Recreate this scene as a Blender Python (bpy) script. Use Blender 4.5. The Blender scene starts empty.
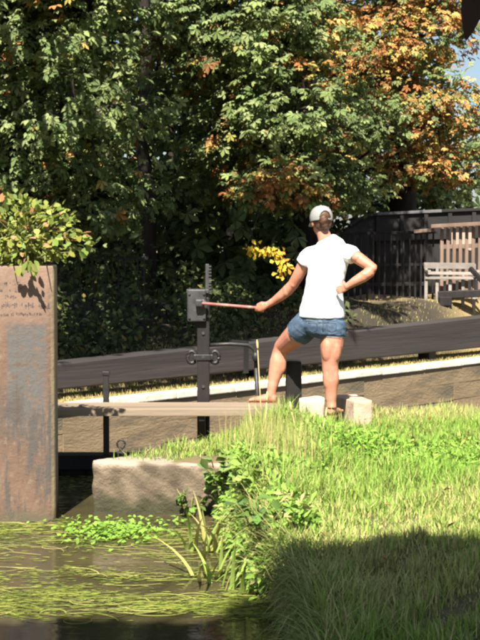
import bpy, bmesh, math, random
import numpy as np
from mathutils import Vector, Matrix, Euler
random.seed(7); RNG = np.random.default_rng(11)
S = bpy.context.scene
COL = S.collection
R = math.radians

# ------------------------------------------------------------------ camera
F = 1400.0; CX, CY = 240.0, 320.0; CAMZ = 1.9
PITCH = math.atan(70 / F)
cd = bpy.data.cameras.new('camera'); cam = bpy.data.objects.new('camera', cd); COL.objects.link(cam)
cam.location = (0, 0, CAMZ); cam.rotation_euler = (R(90) - PITCH, 0, 0)
cd.sensor_fit = 'VERTICAL'; cd.sensor_height = 24.0; cd.lens = F / 640 * 24.0
cd.clip_start = 0.05; cd.clip_end = 2000
cd.dof.use_dof = True; cd.dof.focus_distance = 11.6; cd.dof.aperture_fstop = 14
S.camera = cam
S.cycles.filter_width = 2.6

# ------------------------------------------------------------------ sky, sun, exposure
SUN_EL, SUN_AZ = R(52), R(8)           # azimuth to the left of straight behind the camera
TO_SUN = Vector((-math.sin(SUN_AZ) * math.cos(SUN_EL), -math.cos(SUN_AZ) * math.cos(SUN_EL), math.sin(SUN_EL)))
w = bpy.data.worlds.new('World'); S.world = w; w.use_nodes = True
nt = w.node_tree; bg = nt.nodes['Background']
sk = nt.nodes.new('ShaderNodeTexSky'); sk.sky_type = 'NISHITA'; sk.sun_disc = False
sk.sun_elevation = SUN_EL; sk.sun_rotation = R(180) + SUN_AZ
sk.air_density = 1.0; sk.dust_density = 1.5
nt.links.new(sk.outputs[0], bg.inputs[0]); bg.inputs[1].default_value = 0.05
sl = bpy.data.lights.new('sun', 'SUN'); so = bpy.data.objects.new('sun', sl); COL.objects.link(so)
sl.energy = 5.0; sl.angle = R(0.5); sl.color = (1.0, 0.955, 0.87)
so.rotation_euler = (-TO_SUN).to_track_quat('-Z', 'Y').to_euler()
S.view_settings.view_transform = 'Standard'; S.view_settings.look = 'None'
S.view_settings.exposure = 1.5; S.view_settings.gamma = 1.0
S.view_settings.use_curve_mapping = False

# ------------------------------------------------------------------ helpers
def at(x, y, D):
    """world point seen at photograph pixel (x, y) at depth D"""
    cx, cy = (x - CX) / F, (CY - y) / F
    dy = math.cos(PITCH) + cy * math.sin(PITCH); dz = cy * math.cos(PITCH) - math.sin(PITCH)
    k = D / dy
    return Vector((cx * k, D, CAMZ + dz * k))

def link(name, me, mt=None, parent=None, loc=None):
    o = bpy.data.objects.new(name, me); COL.objects.link(o)
    if mt is not None and me is not None:
        me.materials.clear()
        for m in (mt if isinstance(mt, (list, tuple)) else [mt]): me.materials.append(m)
    if parent is not None: o.parent = parent
    if loc is not None: o.location = loc
    return o

def tag(o, label=None, cat=None, group=None, kind=None):
    if label: o['label'] = label
    if cat: o['category'] = cat
    if group: o['group'] = group
    if kind: o['kind'] = kind
    return o

def empty(name, loc=(0, 0, 0), rz=0.0):
    o = bpy.data.objects.new(name, None); COL.objects.link(o)
    o.location = loc; o.rotation_euler = (0, 0, rz); o.empty_display_size = 0.1
    return o

def to_mesh(bm, name, smooth=False):
    bmesh.ops.recalc_face_normals(bm, faces=bm.faces[:])
    me = bpy.data.meshes.new(name); bm.to_mesh(me); bm.free()
    if smooth: me.polygons.foreach_set('use_smooth', [True] * len(me.polygons))
    me.update(); return me

def np_mesh(name, V, Fq, smooth=False, col=None, mat_idx=None):
    """V (n,3), Fq (m,k) faces of one size"""
    me = bpy.data.meshes.new(name)
    V = np.asarray(V, dtype=np.float32); Fq = np.asarray(Fq, dtype=np.int32)
    m, k = Fq.shape
    me.vertices.add(len(V)); me.vertices.foreach_set('co', V.ravel())
    me.loops.add(m * k); me.loops.foreach_set('vertex_index', Fq.ravel())
    me.polygons.add(m); me.polygons.foreach_set('loop_start', np.arange(0, m * k, k, dtype=np.int32))
    me.polygons.foreach_set('loop_total', np.full(m, k, dtype=np.int32))
    if smooth: me.polygons.foreach_set('use_smooth', np.ones(m, dtype=bool))
    if col is not None:
        a = me.color_attributes.new('tint', 'FLOAT_COLOR', 'POINT')
        c = np.ones((len(V), 4), dtype=np.float32); c[:, :3] = col
        a.data.foreach_set('color', c.ravel())
    me.update(calc_edges=True); me.validate()
    return me

def box(bm, c, s, rot=None, bev=0.0):
    r = bmesh.ops.create_cube(bm, size=1.0)
    vs = r['verts']
    bmesh.ops.scale(bm, vec=s, verts=vs)
    if bev > 0:
        es = list({e for v in vs for e in v.link_edges})
        g = bmesh.ops.bevel(bm, geom=es, offset=bev, segments=2, affect='EDGES', profile=0.6)
        vs = list({v for f in g['faces'] for v in f.verts} | {v for v in vs if v.is_valid})
    if rot is not None: bmesh.ops.rotate(bm, cent=(0, 0, 0), matrix=rot, verts=vs)
    bmesh.ops.translate(bm, vec=c, verts=vs)
    return vs

def bar(bm, a, b, wx, wy, bev=0.0):
    a, b = Vector(a), Vector(b); d = b - a
    q = d.to_track_quat('Z', 'Y').to_matrix()
    return box(bm, (a + b) / 2, (wx, wy, d.length), q, bev)

def frame_of(t, side=None):
    t = t.normalized()
    s = Vector(side) if side is not None else (Vector((0, 0, 1)) if abs(t.z) < 0.9 else Vector((1, 0, 0)))
    s = s - t * s.dot(t)
    if s.length < 1e-4: s = t.orthogonal()
    s.normalize(); return s, t.cross(s).normalized()

def loft(bm, rings, n=16, side=None, cap=True):
    """rings: list of (centre, ra[, rb]); ra along side vector, rb across"""
    C = [Vector(r[0]) for r in rings]; loops = []
    for i, r in enumerate(rings):
        t = (C[min(i + 1, len(C) - 1)] - C[max(i - 1, 0)])
        s, u = frame_of(t, side)
        ra = r[1]; rb = r[2] if len(r) > 2 else ra
        loops.append([bm.verts.new(C[i] + s * (ra * math.cos(2 * math.pi * k / n)) + u * (rb * math.sin(2 * math.pi * k / n))) for k in range(n)])
    for a, b in zip(loops[:-1], loops[1:]):
        for k in range(n):
            bm.faces.new((a[k], a[(k + 1) % n], b[(k + 1) % n], b[k]))
    if cap:
        bm.faces.new(loops[0][::-1]); bm.faces.new(loops[-1])
    return loops

def tube(bm, pts, r, n=8):
    rr = r if isinstance(r, (list, tuple)) else [r] * len(pts)
    return loft(bm, [(p, q) for p, q in zip(pts, rr)], n)

def blob(bm, c, r, rot=None, sub=3):
    g = bmesh.ops.create_icosphere(bm, subdivisions=sub, radius=1.0)
    bmesh.ops.scale(bm, vec=r, verts=g['verts'])
    if rot is not None: bmesh.ops.rotate(bm, cent=(0, 0, 0), matrix=rot, verts=g['verts'])
    bmesh.ops.translate(bm, vec=c, verts=g['verts'])
    return g['verts']

def fuse(bm, name, voxel=0.008, smooth=4, extra=None):
    """union of overlapping closed shapes as one continuous skin"""
    me = to_mesh(bm, name + '_raw')
    o = bpy.data.objects.new('tmp', me); COL.objects.link(o)
    m = o.modifiers.new('r', 'REMESH'); m.mode = 'VOXEL'; m.voxel_size = voxel
    if smooth:
        s = o.modifiers.new('s', 'SMOOTH'); s.factor = 0.5; s.iterations = smooth
    dg = bpy.context.evaluated_depsgraph_get(); dg.update()
    out = bpy.data.meshes.new_from_object(o.evaluated_get(dg))
    bpy.data.objects.remove(o); bpy.data.meshes.remove(me)
    out.name = name
    out.polygons.foreach_set('use_smooth', [True] * len(out.polygons)); out.update()
    return out

def copy_tree(o, parent=None):
    c = o.copy(); COL.objects.link(c); c.parent = parent
    for ch in [x for x in bpy.data.objects if x.parent == o]: copy_tree(ch, c)
    return c

def sst(x, a, b):
    t = np.clip((np.asarray(x, float) - a) / (b - a), 0, 1); return t * t * (3 - 2 * t)

# ------------------------------------------------------------------ materials
def mat(name, c1, c2=None, scale=4.0, rough=0.8, bump=0.0, bscale=None, stretch=(1, 1, 1), spec=0.3, metal=0.0,
        c3=None, s3=1.5, lo3=0.5, hi3=0.65, attr=False, trans=0.0, objrand=0.0, detail=6):
    m = bpy.data.materials.new(name); m.use_nodes = True
    t = m.node_tree; N = t.nodes; L = t.links; b = N['Principled BSDF']
    b.inputs['Roughness'].default_value = rough; b.inputs['Specular IOR Level'].default_value = spec
    b.inputs['Metallic'].default_value = metal
    tc = N.new('ShaderNodeTexCoord'); mp = N.new('ShaderNodeMapping'); L.new(tc.outputs['Object'], mp.inputs[0])
    mp.inputs['Scale'].default_value = stretch
    def noise(s, d=detail):
        n = N.new('ShaderNodeTexNoise'); n.inputs['Scale'].default_value = s; n.inputs['Detail'].default_value = d
        n.inputs['Roughness'].default_value = 0.65; L.new(mp.outputs[0], n.inputs['Vector']); return n
    def mix(f, a, c, mode='MIX'):
        x = N.new('ShaderNodeMix'); x.data_type = 'RGBA'; x.blend_type = mode
        if isinstance(f, float): x.inputs[0].default_value = f
        else: L.new(f, x.inputs[0])
        for i, v in ((6, a), (7, c)):
            if isinstance(v, tuple): x.inputs[i].default_value = (*v, 1)
            else: L.new(v, x.inputs[i])
        return x.outputs[2]
    def ramp(src, lo, hi):
        r = N.new('ShaderNodeMapRange'); r.inputs[1].default_value = lo; r.inputs[2].default_value = hi; L.new(src, r.inputs[0]); return r.outputs[0]
    if attr:
        at_ = N.new('ShaderNodeAttribute'); at_.attribute_name = 'tint'; colr = at_.outputs['Color']
    elif c2 is not None:
        colr = mix(ramp(noise(scale).outputs[0], 0.35, 0.65), c1, c2)
        if c3 is not None: colr = mix(ramp(noise(s3).outputs[0], lo3, hi3), colr, c3)
    else: colr = None
    if objrand > 0:
        oi = N.new('ShaderNodeObjectInfo'); hs = N.new('ShaderNodeHueSaturation')
        r1 = N.new('ShaderNodeMapRange'); r1.inputs[3].default_value = 1 - objrand; r1.inputs[4].default_value = 1 + objrand
        L.new(oi.outputs['Random'], r1.inputs[0]); L.new(r1.outputs[0], hs.inputs['Value'])
        if colr is None: hs.inputs['Color'].default_value = (*c1, 1)
        else: L.new(colr, hs.inputs['Color'])
        colr = hs.outputs[0]
    if colr is None: b.inputs['Base Color'].default_value = (*c1, 1)
    else: L.new(colr, b.inputs['Base Color'])
    if bump > 0:
        bp = N.new('ShaderNodeBump'); bp.inputs['Strength'].default_value = 1.0; bp.inputs['Distance'].default_value = bump
        L.new(noise(bscale or scale * 3).outputs[0], bp.inputs['Height']); L.new(bp.outputs[0], b.inputs['Normal'])
    if trans > 0:
        tr = N.new('ShaderNodeBsdfTranslucent'); ms = N.new('ShaderNodeMixShader'); ms.inputs[0].default_value = trans
        if colr is None: tr.inputs[0].default_value = (*c1, 1)
        else: L.new(colr, tr.inputs[0])
        L.new(b.outputs[0], ms.inputs[1]); L.new(tr.outputs[0], ms.inputs[2])
        L.new(ms.outputs[0], N['Material Output'].inputs[0])
    m['nodes'] = 1
    return m

M = {}
M['leaf'] = mat('leaf', (0.1, 0.15, 0.05), attr=True, rough=0.62, spec=0.18, trans=0.25)
M['grass'] = mat('grass', (0.1, 0.15, 0.04), attr=True, rough=0.7, spec=0.15, trans=0.16)
M['bark'] = mat('bark', (0.04, 0.03, 0.022), (0.018, 0.014, 0.011), 9, 0.95, 0.02, 14, (1, 1, 0.25))
M['soil'] = mat('soil', (0.16, 0.12, 0.06), (0.08, 0.075, 0.03), 6, 0.95, 0.02, 20)
M['shade_tinted_ground'] = mat('shade_tinted_ground', (1, 1, 1), attr=True, rough=.95, bump=.02, scale=8, bscale=25)
M['far_ground'] = mat('far_ground', (0.30, 0.205, 0.10), (0.20, 0.155, 0.07), 5, 0.95, 0.02, 25, c3=(0.15, 0.11, 0.06), s3=0.9, lo3=0.52, hi3=0.62)
M['bed'] = mat('bed', (0.06, 0.05, 0.03), (0.03, 0.03, 0.02), 2, 0.95)
M['concrete'] = mat('concrete', (1, 1, 1), attr=True, rough=.93, bump=.018, scale=8, bscale=30)
M['lock_stone'] = mat('lock_stone', (0.275, 0.20, 0.115), (0.20, 0.145, 0.085), 2.5, 0.9, 0.012, 16, (1, 1, 3), c3=(0.12, 0.10, 0.065), s3=1.1, lo3=0.5, hi3=0.7, objrand=0.05)
M['coping'] = mat('coping', (0.80, 0.74, 0.62), (0.62, 0.54, 0.42), 6, 0.85, 0.006, 20, objrand=0.05)
M['beam'] = mat('beam', (0.049, 0.040, 0.036), (0.030, 0.026, 0.024), 3.5, 0.75, 0.008, 14, (0.10, 0.10, 2.2), c3=(0.08, 0.065, 0.057), s3=2.0, lo3=0.55, hi3=0.75)
M['black_timber'] = mat('black_timber', (0.011, 0.009, 0.008), (0.022, 0.018, 0.016), 8, 0.6, 0.004, 20, (1, 1, 0.3))
M['black_iron'] = mat('black_iron', (0.010, 0.010, 0.010), (0.02, 0.017, 0.015), 20, 0.5, 0.002, 60, spec=0.5)
M['grey_iron'] = mat('grey_iron', (0.055, 0.054, 0.053), (0.026, 0.025, 0.025), 12, 0.5, 0.002, 40, spec=0.5)
M['walk_plank'] = mat('walk_plank', (0.27, 0.205, 0.14), (0.17, 0.13, 0.09), 3, 0.85, 0.006, 16, (0.12, 1, 1), c3=(0.12, 0.09, 0.05), s3=2.5, lo3=0.55, hi3=0.72)
M['paling'] = mat('paling', (0.24, 0.165, 0.12), (0.16, 0.105, 0.075), 5, 0.85, 0.004, 20, (1, 1, 0.15), objrand=0.12)
M['pale_wood'] = mat('pale_wood', (0.32, 0.285, 0.25), (0.18, 0.155, 0.13), 4, 0.85, 0.004, 20, (0.3, 1, 1), objrand=0.15)
M['notice'] = mat('notice', (0.42, 0.31, 0.245), (0.35, 0.25, 0.195), 4, 0.7)
M['parapet'] = mat('parapet', (0.024, 0.020, 0.019), (0.013, 0.012, 0.011), 3, 0.7, 0.004, 12, (0.3, 1, 1))
M['parapet_cap'] = mat('parapet_cap', (0.16, 0.15, 0.15), (0.08, 0.08, 0.085), 6, 0.5, 0.003, 20)
M['stump_stone'] = mat('stump_stone', (0.52, 0.38, 0.27), (0.33, 0.21, 0.14), 6, 0.92, 0.01, 24, c3=(0.62, 0.52, 0.42), s3=3, lo3=0.5, hi3=0.7)
M['pale_stone'] = mat('pale_stone', (0.62, 0.55, 0.45), (0.42, 0.34, 0.25), 8, 0.92, 0.012, 24)
M['skin'] = mat('skin', (0.50, 0.235, 0.15), (0.40, 0.16, 0.098), 11, 0.5, 0.0008, 60, spec=0.35)
_b = M['skin'].node_tree.nodes['Principled BSDF']; _b.inputs['Subsurface Weight'].default_value = 0.12; _b.inputs['Subsurface Radius'].default_value = (0.02, 0.008, 0.004)
M['shirt'] = mat('shirt', (0.82, 0.81, 0.82), (0.79, 0.78, 0.79), 6, 0.9, 0.004, 7, (1, 1, 2.0), spec=0.1, detail=2)
M['denim'] = mat('denim', (0.085, 0.125, 0.18), (0.045, 0.07, 0.11), 14, 0.9, 0.005, 30, spec=0.1, c3=(0.17, 0.22, 0.27), s3=8, lo3=0.55, hi3=0.75)
M['frayed'] = mat('frayed', (0.22, 0.27, 0.32), (0.12, 0.16, 0.21), 30, 0.95)
M['cap_cloth'] = mat('cap_cloth', (0.29, 0.28, 0.265), (0.24, 0.23, 0.22), 9, 0.9, 0.003, 30, spec=0.1)
M['hair'] = mat('hair', (0.10, 0.045, 0.022), (0.045, 0.02, 0.01), 12, 0.5, 0.006, 30, (1, 1, 0.2), spec=0.4)
M['sandal'] = mat('sandal', (0.30, 0.15, 0.08), (0.2, 0.1, 0.05), 20, 0.7)
M['eye'] = mat('eye', (0.6, 0.58, 0.55), rough=0.3)
M['rod'] = mat('rod', (0.40, 0.17, 0.145), (0.30, 0.11, 0.095), 12, 0.5)
M['rod_light'] = mat('rod_light', (0.40, 0.24, 0.195), (0.34, 0.19, 0.15), 14, 0.5)
M['stencil'] = mat('stencil', (0.07, 0.062, 0.065), (0.15, 0.11, 0.095), 40, 0.9)
M['weed_mat'] = mat('weed_mat', (0.22, 0.22, 0.05), (0.12, 0.13, 0.03), 9, 0.8, 0.01, 40)

# rusty steel with a worn grey paint patch on the face
def pile_mat():
    m = bpy.data.materials.new('rusty_steel'); m.use_nodes = True
    t = m.node_tree; N = t.nodes; L = t.links; b = N['Principled BSDF']
    b.inputs['Roughness'].default_value = 0.8; b.inputs['Specular IOR Level'].default_value = 0.25
    tc = N.new('ShaderNodeTexCoord'); sx = N.new('ShaderNodeSeparateXYZ'); L.new(tc.outputs['Object'], sx.inputs[0])
    def noise(s, st=(1, 1, 1), d=8):
        mp = N.new('ShaderNodeMapping'); mp.inputs['Scale'].default_value = st; L.new(tc.outputs['Object'], mp.inputs[0])
        n = N.new('ShaderNodeTexNoise'); n.inputs['Scale'].default_value = s; n.inputs['Detail'].default_value = d; n.inputs['Roughness'].default_value = 0.7
        L.new(mp.outputs[0], n.inputs['Vector']); return n.outputs[0]
    def rng(src, a, c, lo=0.0, hi=1.0):
        r = N.new('ShaderNodeMapRange'); r.inputs[1].default_value = a; r.inputs[2].default_value = c; r.inputs[3].default_value = lo; r.inputs[4].default_value = hi
        L.new(src, r.inputs[0]); return r.outputs[0]
    def math_(op, a, c):
        x = N.new('ShaderNodeMath'); x.operation = op
        for i, v in enumerate((a, c)):
            if isinstance(v, (int, float)): x.inputs[i].default_value = v
            else: L.new(v, x.inputs[i])
        return x.outputs[0]
    def mix(f, a, c):
        x = N.new('ShaderNodeMix'); x.data_type = 'RGBA'; L.new(f, x.inputs[0])
        for i, v in ((6, a), (7, c)):
            if isinstance(v, tuple): x.inputs[i].default_value = (*v, 1)
            else: L.new(v, x.inputs[i])
        return x.outputs[2]
    rust = mix(rng(noise(4, (1, 1, 0.5)), 0.35, 0.68), (0.175, 0.108, 0.072), (0.092, 0.060, 0.044))
    rust = mix(rng(noise(15), 0.52, 0.7), rust, (0.21, 0.155, 0.11))
    X, Z = sx.outputs[0], sx.outputs[2]
    # pinkish dusty old paint on the upper part
    up = math_('MULTIPLY', rng(Z, 1.28, 1.5), rng(noise(5), 0.25, 0.5))
    c = mix(up, rust, (0.215, 0.14, 0.10))
    # grey paint in the middle, ragged edges
    e = math_('ADD', noise(11, (1, 1, 0.5)), 0.0)
    mz = math_('MULTIPLY', rng(Z, 1.42, 1.36), rng(math_('ADD', Z, math_('MULTIPLY', e, 0.9)), 0.95, 1.25))
    mx = math_('MULTIPLY', rng(math_('ADD', X, math_('MULTIPLY', e, 0.10)), -0.21, -0.17), rng(math_('ADD', X, math_('MULTIPLY', e, 0.14)), 0.11, 0.07))
    g = math_('MULTIPLY', math_('MULTIPLY', mz, mx), rng(noise(13), 0.62, 0.5))
    c = mix(g, c, (0.108, 0.099, 0.090))
    g2 = math_('MULTIPLY', rng(noise(5.5, (1, 1, 0.28)), 0.46, 0.52), rng(Z, 1.0, 0.8))
    g2 = math_('MULTIPLY', g2, rng(X, -0.33, -0.25))
    c = mix(g2, c, (0.085, 0.072, 0.062))
    # pale dry edge
    c = mix(math_('MULTIPLY', rng(X, 0.055, 0.075), rng(noise(9), 0.3, 0.6, 0.35, 0.9)), c, (0.33, 0.26, 0.155))
    # tide line
    c = mix(math_('MULTIPLY', rng(noise(16, (1, 1, 0.06)), 0.56, 0.66), 0.45), c, (0.075, 0.045, 0.03))
    c = mix(math_('MULTIPLY', rng(Z, 0.10, 0.03), 0.8), c, (0.10, 0.085, 0.05))
    L.new(c, b.inputs['Base Color'])
    bp = N.new('ShaderNodeBump'); bp.inputs['Distance'].default_value = 0.008; L.new(noise(24), bp.inputs['Height']); L.new(bp.outputs[0], b.inputs['Normal'])
    return m
M['rust'] = pile_mat()

def water_mat():
    m = bpy.data.materials.new('canal_water'); m.use_nodes = True
    t = m.node_tree; N = t.nodes; L = t.links; b = N['Principled BSDF']
    tc = N.new('ShaderNodeTexCoord')
    n1 = N.new('ShaderNodeTexNoise'); n1.inputs['Scale'].default_value = 1.6; n1.inputs['Detail'].default_value = 5; L.new(tc.outputs['Object'], n1.inputs['Vector'])
    r = N.new('ShaderNodeValToRGB'); r.color_ramp.elements[0].position = 0.35; r.color_ramp.elements[0].color = (0.040, 0.034, 0.016, 1)
    r.color_ramp.elements[1].position = 0.7; r.color_ramp.elements[1].color = (0.075, 0.062, 0.028, 1); L.new(n1.outputs[0], r.inputs[0]); L.new(r.outputs[0], b.inputs['Base Color'])
    b.inputs['Roughness'].default_value = 0.04; b.inputs['IOR'].default_value = 1.33; b.inputs['Specular IOR Level'].default_value = 0.5
    mp = N.new('ShaderNodeMapping'); mp.inputs['Scale'].default_value = (1, 2.2, 1); L.new(tc.outputs['Object'], mp.inputs[0])
    n2 = N.new('ShaderNodeTexNoise'); n2.inputs['Scale'].default_value = 5; n2.inputs['Detail'].default_value = 3; L.new(mp.outputs[0], n2.inputs['Vector'])
    bp = N.new('ShaderNodeBump'); bp.inputs['Distance'].default_value = 0.005; bp.inputs['Strength'].default_value = 0.6; L.new(n2.outputs[0], bp.inputs['Height']); L.new(bp.outputs[0], b.inputs['Normal'])
    return m
M['water'] = water_mat()

# ------------------------------------------------------------------ plan of the lock (plan view vectors)
U = Vector((0.659, 0.753, 0)).normalized()          # lock axis, downstream
Vv = Vector((-U.y, U.x, 0))                         # across, to the far bank
C0 = Vector((-1.91, 14.45, 0))                      # point on the far coping edge
ZC = 0.30
def far(s, t, z=0.0):
    p = C0 + U * s + Vv * t; return Vector((p.x, p.y, z))
NL = Vector((0.42, 11.95, 0))                       # near lock wall edge start (gate heel)

# ------------------------------------------------------------------ ground and water
def far_z(s, t):
    s = np.asarray(s, float); t = np.asarray(t, float)
    rise = 0.32 + 0.44 * sst(s, 3.0, 7.0)
    z = ZC - 0.008 + rise * sst(t, 0.70, 1.6) + 0.25 * sst(t, 4, 14)
    z = z + 0.025 * np.sin(s * 9.7 + t * 5.1) * np.sin(t * 8 - s * 3) * sst(t, 0.6, 1.2) + 0.03 * np.sin(s * 1.7 + t * 2.1) * sst(t, 0.6, 1.5) + 0.02 * np.sin(s * 4.3 - t * 3.7) * sst(t, 0.6, 1.5)
    return z
ss = np.concatenate([np.linspace(-250, -20, 8), np.linspace(-16, 34, 420), np.linspace(40, 400, 12)])
ts = np.concatenate([[0.13, .22], np.linspace(0.36, 8, 60), np.linspace(9, 30, 12), np.linspace(40, 500, 10)])
SS, TT = np.meshgrid(ss, ts)
P = np.stack([C0.x + U.x * SS + Vv.x * TT, C0.y + U.y * SS + Vv.y * TT, far_z(SS, TT)], -1).reshape(-1, 3)
ni, nj = len(ts), len(ss)
ii = np.arange(ni * nj).reshape(ni, nj)
Q = np.stack([ii[:-1, :-1], ii[:-1, 1:], ii[1:, 1:], ii[1:, :-1]], -1).reshape(-1, 4)
sf, tf_ = SS.ravel(), TT.ravel()
shade_mk = np.clip(sst(tf_, .58, .80) * (1 - sst(sf + .5 * np.sin(tf_ * 3), 8.6, 10.2)) + .0, 0, 1)[:, None]  # mask for tree shade painted into the ground colour behind the beam
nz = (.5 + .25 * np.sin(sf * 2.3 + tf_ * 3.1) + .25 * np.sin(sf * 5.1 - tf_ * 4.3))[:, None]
gcol = (1 - shade_mk) * (np.array([.33, .235, .11]) * nz + np.array([.24, .19, .08]) * (1 - nz)) + shade_mk * np.array([.045, .036, .024])
o = link('far_ground', np_mesh('far_ground', P, Q, True, gcol), M['shade_tinted_ground']); tag(o, 'dry yellow and brown ground of the far bank behind the lock', kind='structure')
bm = bmesh.new(); bmesh.ops.create_grid(bm, x_segments=2, y_segments=2, size=400)
o = link('canal_bed', to_mesh(bm, 'canal_bed'), M['bed'], loc=(0, 0, -2.6)); tag(o, 'dark bed of the canal', kind='structure')

BL = Vector((-1.107, 10.02, 0))                      # front left corner of the concrete abutment
EDGE = [(-60, -0.4), (-8, -0.4), (-2.2, 0.9), (0.0, 3.2), (0.22, 5.0), (0.2, 6.4), (0.1, 7.2), (-0.12, 8.6), (-0.2, 9.9)]
def hz(X, Y):
    X = np.asarray(X, float); Y = np.asarray(Y, float)
    z = 0.41 + 0.10 * np.exp(-(((X - 0.3) / 0.45) ** 2 + ((Y - 11.4) / 0.9) ** 2))
    z = z - 0.12 * sst(X, 1.2, 2.4) * sst(Y, 10.8, 14)
    z = z - 0.06 * np.exp(-(((X + 0.75) / 0.6) ** 2 + ((Y - 10.2) / 0.7) ** 2))
    z = z + 0.02 * np.sin(X * 5.1 + Y * 2.2) + 0.015 * np.sin(X * 9.0 - Y * 7.1)
    z = z - 0.10 * sst(Y, 9.5, 6.5) * sst(X, 1.2, 0.1)
    return z
def edge_left(Y):
    """leftmost X of the near bank at depth Y"""
    Y = np.asarray(Y, float)
    a = np.interp(Y, [-40, -4, 0.0, 1.2, 3.2, 5.0, 6.4, 7.2, 8.6, 10.0], [-40, -30, -8, -2.0, 0.1, 0.3, 0.3, 0.24, 0.05, -0.07])
    b = BL.x + 0.05 + (Y - BL.y) * U.x / U.y
    c = NL.x + 0.12 + (Y - NL.y) * U.x / U.y
    return np.where(Y < 10.06, a, np.where(Y < 11.9, np.minimum(b, NL.x + 0.1), np.maximum(c, NL.x + 0.1)))
ys = np.concatenate([np.linspace(-40, -1, 14), np.linspace(-0.5, 10.05, 80), np.linspace(10.07, 16, 60), np.linspace(17, 120, 20)])
us = np.concatenate([[0, 0, 0, 0.0], np.linspace(0.06, 1, 60) ** 1.6])
V = []
for y in ys:
    xl = float(edge_left(y)); wdt = 40.0
    soft = y < 10.06
    for k, u in enumerate(us):
        if k == 0: V.append((xl - (0.12 if soft else 0.0), y, -2.7))
        elif k == 1: V.append((xl - (0.10 if soft else 0.0), y, -0.15))
        elif k == 2: V.append((xl + (0.03 if soft else 0.005), y, 0.16 if soft else float(hz(xl, y)) - 0.05))
        else:
            x = xl + 0.1 * (soft) + wdt * u
            V.append((x, y, float(hz(x, y)) - (0.06 if k == 3 else 0)))
ni, nj = len(ys), len(us); ii = np.arange(ni * nj).reshape(ni, nj)
Q = np.stack([ii[:-1, :-1], ii[:-1, 1:], ii[1:, 1:], ii[1:, :-1]], -1).reshape(-1, 4)
o = link('near_ground', np_mesh('near_ground', np.array(V), Q, True), M['soil']); tag(o, 'earth bank under the grass in front', kind='structure')

GY = 11.85                                           # line of the gate leaf
MX = -1.78                                           # mitre post
FH = far(-1.25, -0.02)                               # far gate heel
bm = bmesh.new()
pts = [(-80, -60), (60, -60), (60, 3), (2.0, 9.5), (2, 10.6), (0.5, GY), (MX, GY), (FH.x, FH.y), tuple(far(-1.6, 0.12).xy), tuple(far(-120, 0.12).xy)]
vs = [bm.verts.new((p[0], p[1], 0)) for p in pts]; f = bm.faces.new(vs); bmesh.ops.triangulate(bm, faces=[f])
o = link('water', to_mesh(bm, 'water'), M['water']); tag(o, 'murky brown canal water in front of the gate', kind='structure')
bm = bmesh.new()
pts = [(0.5, GY + .1), tuple((NL + U * 60).xy), tuple(far(62, 0.1).xy), tuple(far(-1.0, 0.1).xy), (MX, GY + .1)]
vs = [bm.verts.new((p[0], p[1], -1.75)) for p in pts]; f = bm.faces.new(vs); bmesh.ops.triangulate(bm, faces=[f])
o = link('lock_water', to_mesh(bm, 'lock_water'), M['water']); tag(o, 'low water at the bottom of the lock chamber', kind='structure')

# ------------------------------------------------------------------ far lock wall: stone courses and white coping
wall = empty('lock_wall', far(0, 0.1, -2.6)); tag(wall, 'brown stone far wall of the lock with white painted coping', 'lock wall')
iw = wall.matrix_basis.inverted()
def wall_piece(name, s, t, z, ls, lt, lz, m, bev=0.012):
    me = None
    key = (name, round(ls, 3), round(lt, 3), round(lz, 3))
    if key not in wall_piece.cache:
        bm = bmesh.new(); box(bm, (0, 0, 0), (ls, lt, lz), bev=bev)
        me = to_mesh(bm, name); me.materials.append(m); wall_piece.cache[key] = me
    o = bpy.data.objects.new(name, wall_piece.cache[key]); COL.objects.link(o); o.parent = wall
    p = far(s, t, z); o.location = p - wall.location
    o.rotation_euler = (random.gauss(0, .004), random.gauss(0, .004), math.atan2(U.y, U.x) + random.gauss(0, .003))
    return o
wall_piece.cache = {}
for sgm in range(-3, 16):
    wall_piece('coping_stone', sgm * 1.0 + 0.3, 0.06 + random.gauss(0, .003), ZC - 0.04 + random.gauss(0, .002), 0.994, 0.17, 0.08, M['coping'], 0.012)
z = ZC - 0.084
for row in range(4):
    hgt = 0.24
    off = 0.45 if row % 2 else 0.0
    sA = -3.0 - 0.7 * row
    while sA < 15:
        L_ = random.choice((2.2, 3.1, 3.8))
        wall_piece('stone_block', sA + L_ / 2, 0.155 + random.gauss(0, .003), z - hgt / 2, L_ - 0.004, 0.30, hgt - .002, M['lock_stone'], 0.002); sA += L_
    z -= hgt
bm = bmesh.new(); a = far(-3.4, 0.36, 0); b = far(70, 0.36, 0)
box(bm, (0, 0, 0), (74, 0.5, 2.86)); 
o = link('wall_core', to_mesh(bm, 'wall_core'), M['lock_stone'], wall); p = far(33.6, 0.30 + .02, -1.31); o.location = p - wall.location; o.rotation_euler = (0, 0, math.atan2(U.y, U.x))
bm = bmesh.new(); box(bm, (0, 0, 0), (74, 0.3, 1.5)); o = link('lower_wall_face', to_mesh(bm, 'lower_wall_face'), M['lock_stone'], wall); p = far(33.6, 0.165, z - 0.752); o.location = p - wall.location; o.rotation_euler = (0, 0, math.atan2(U.y, U.x))

# near lock wall, mostly hidden by grass
nw = empty('lock_wall', (NL.x, NL.y, -2.6)); tag(nw, 'near wall of the lock hidden behind the grass verge', 'lock wall')
bm = bmesh.new(); box(bm, (0, 0, 0), (60, 0.3, 2.8)); o = link('wall_face', to_mesh(bm, 'wall_face'), M['lock_stone'], nw); p = NL + U * 30.2 - Vv * 0.14; o.location = (p.x - NL.x, p.y - NL.y, 1.38); o.rotation_euler = (0, 0, math.atan2(U.y, U.x))

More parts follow.
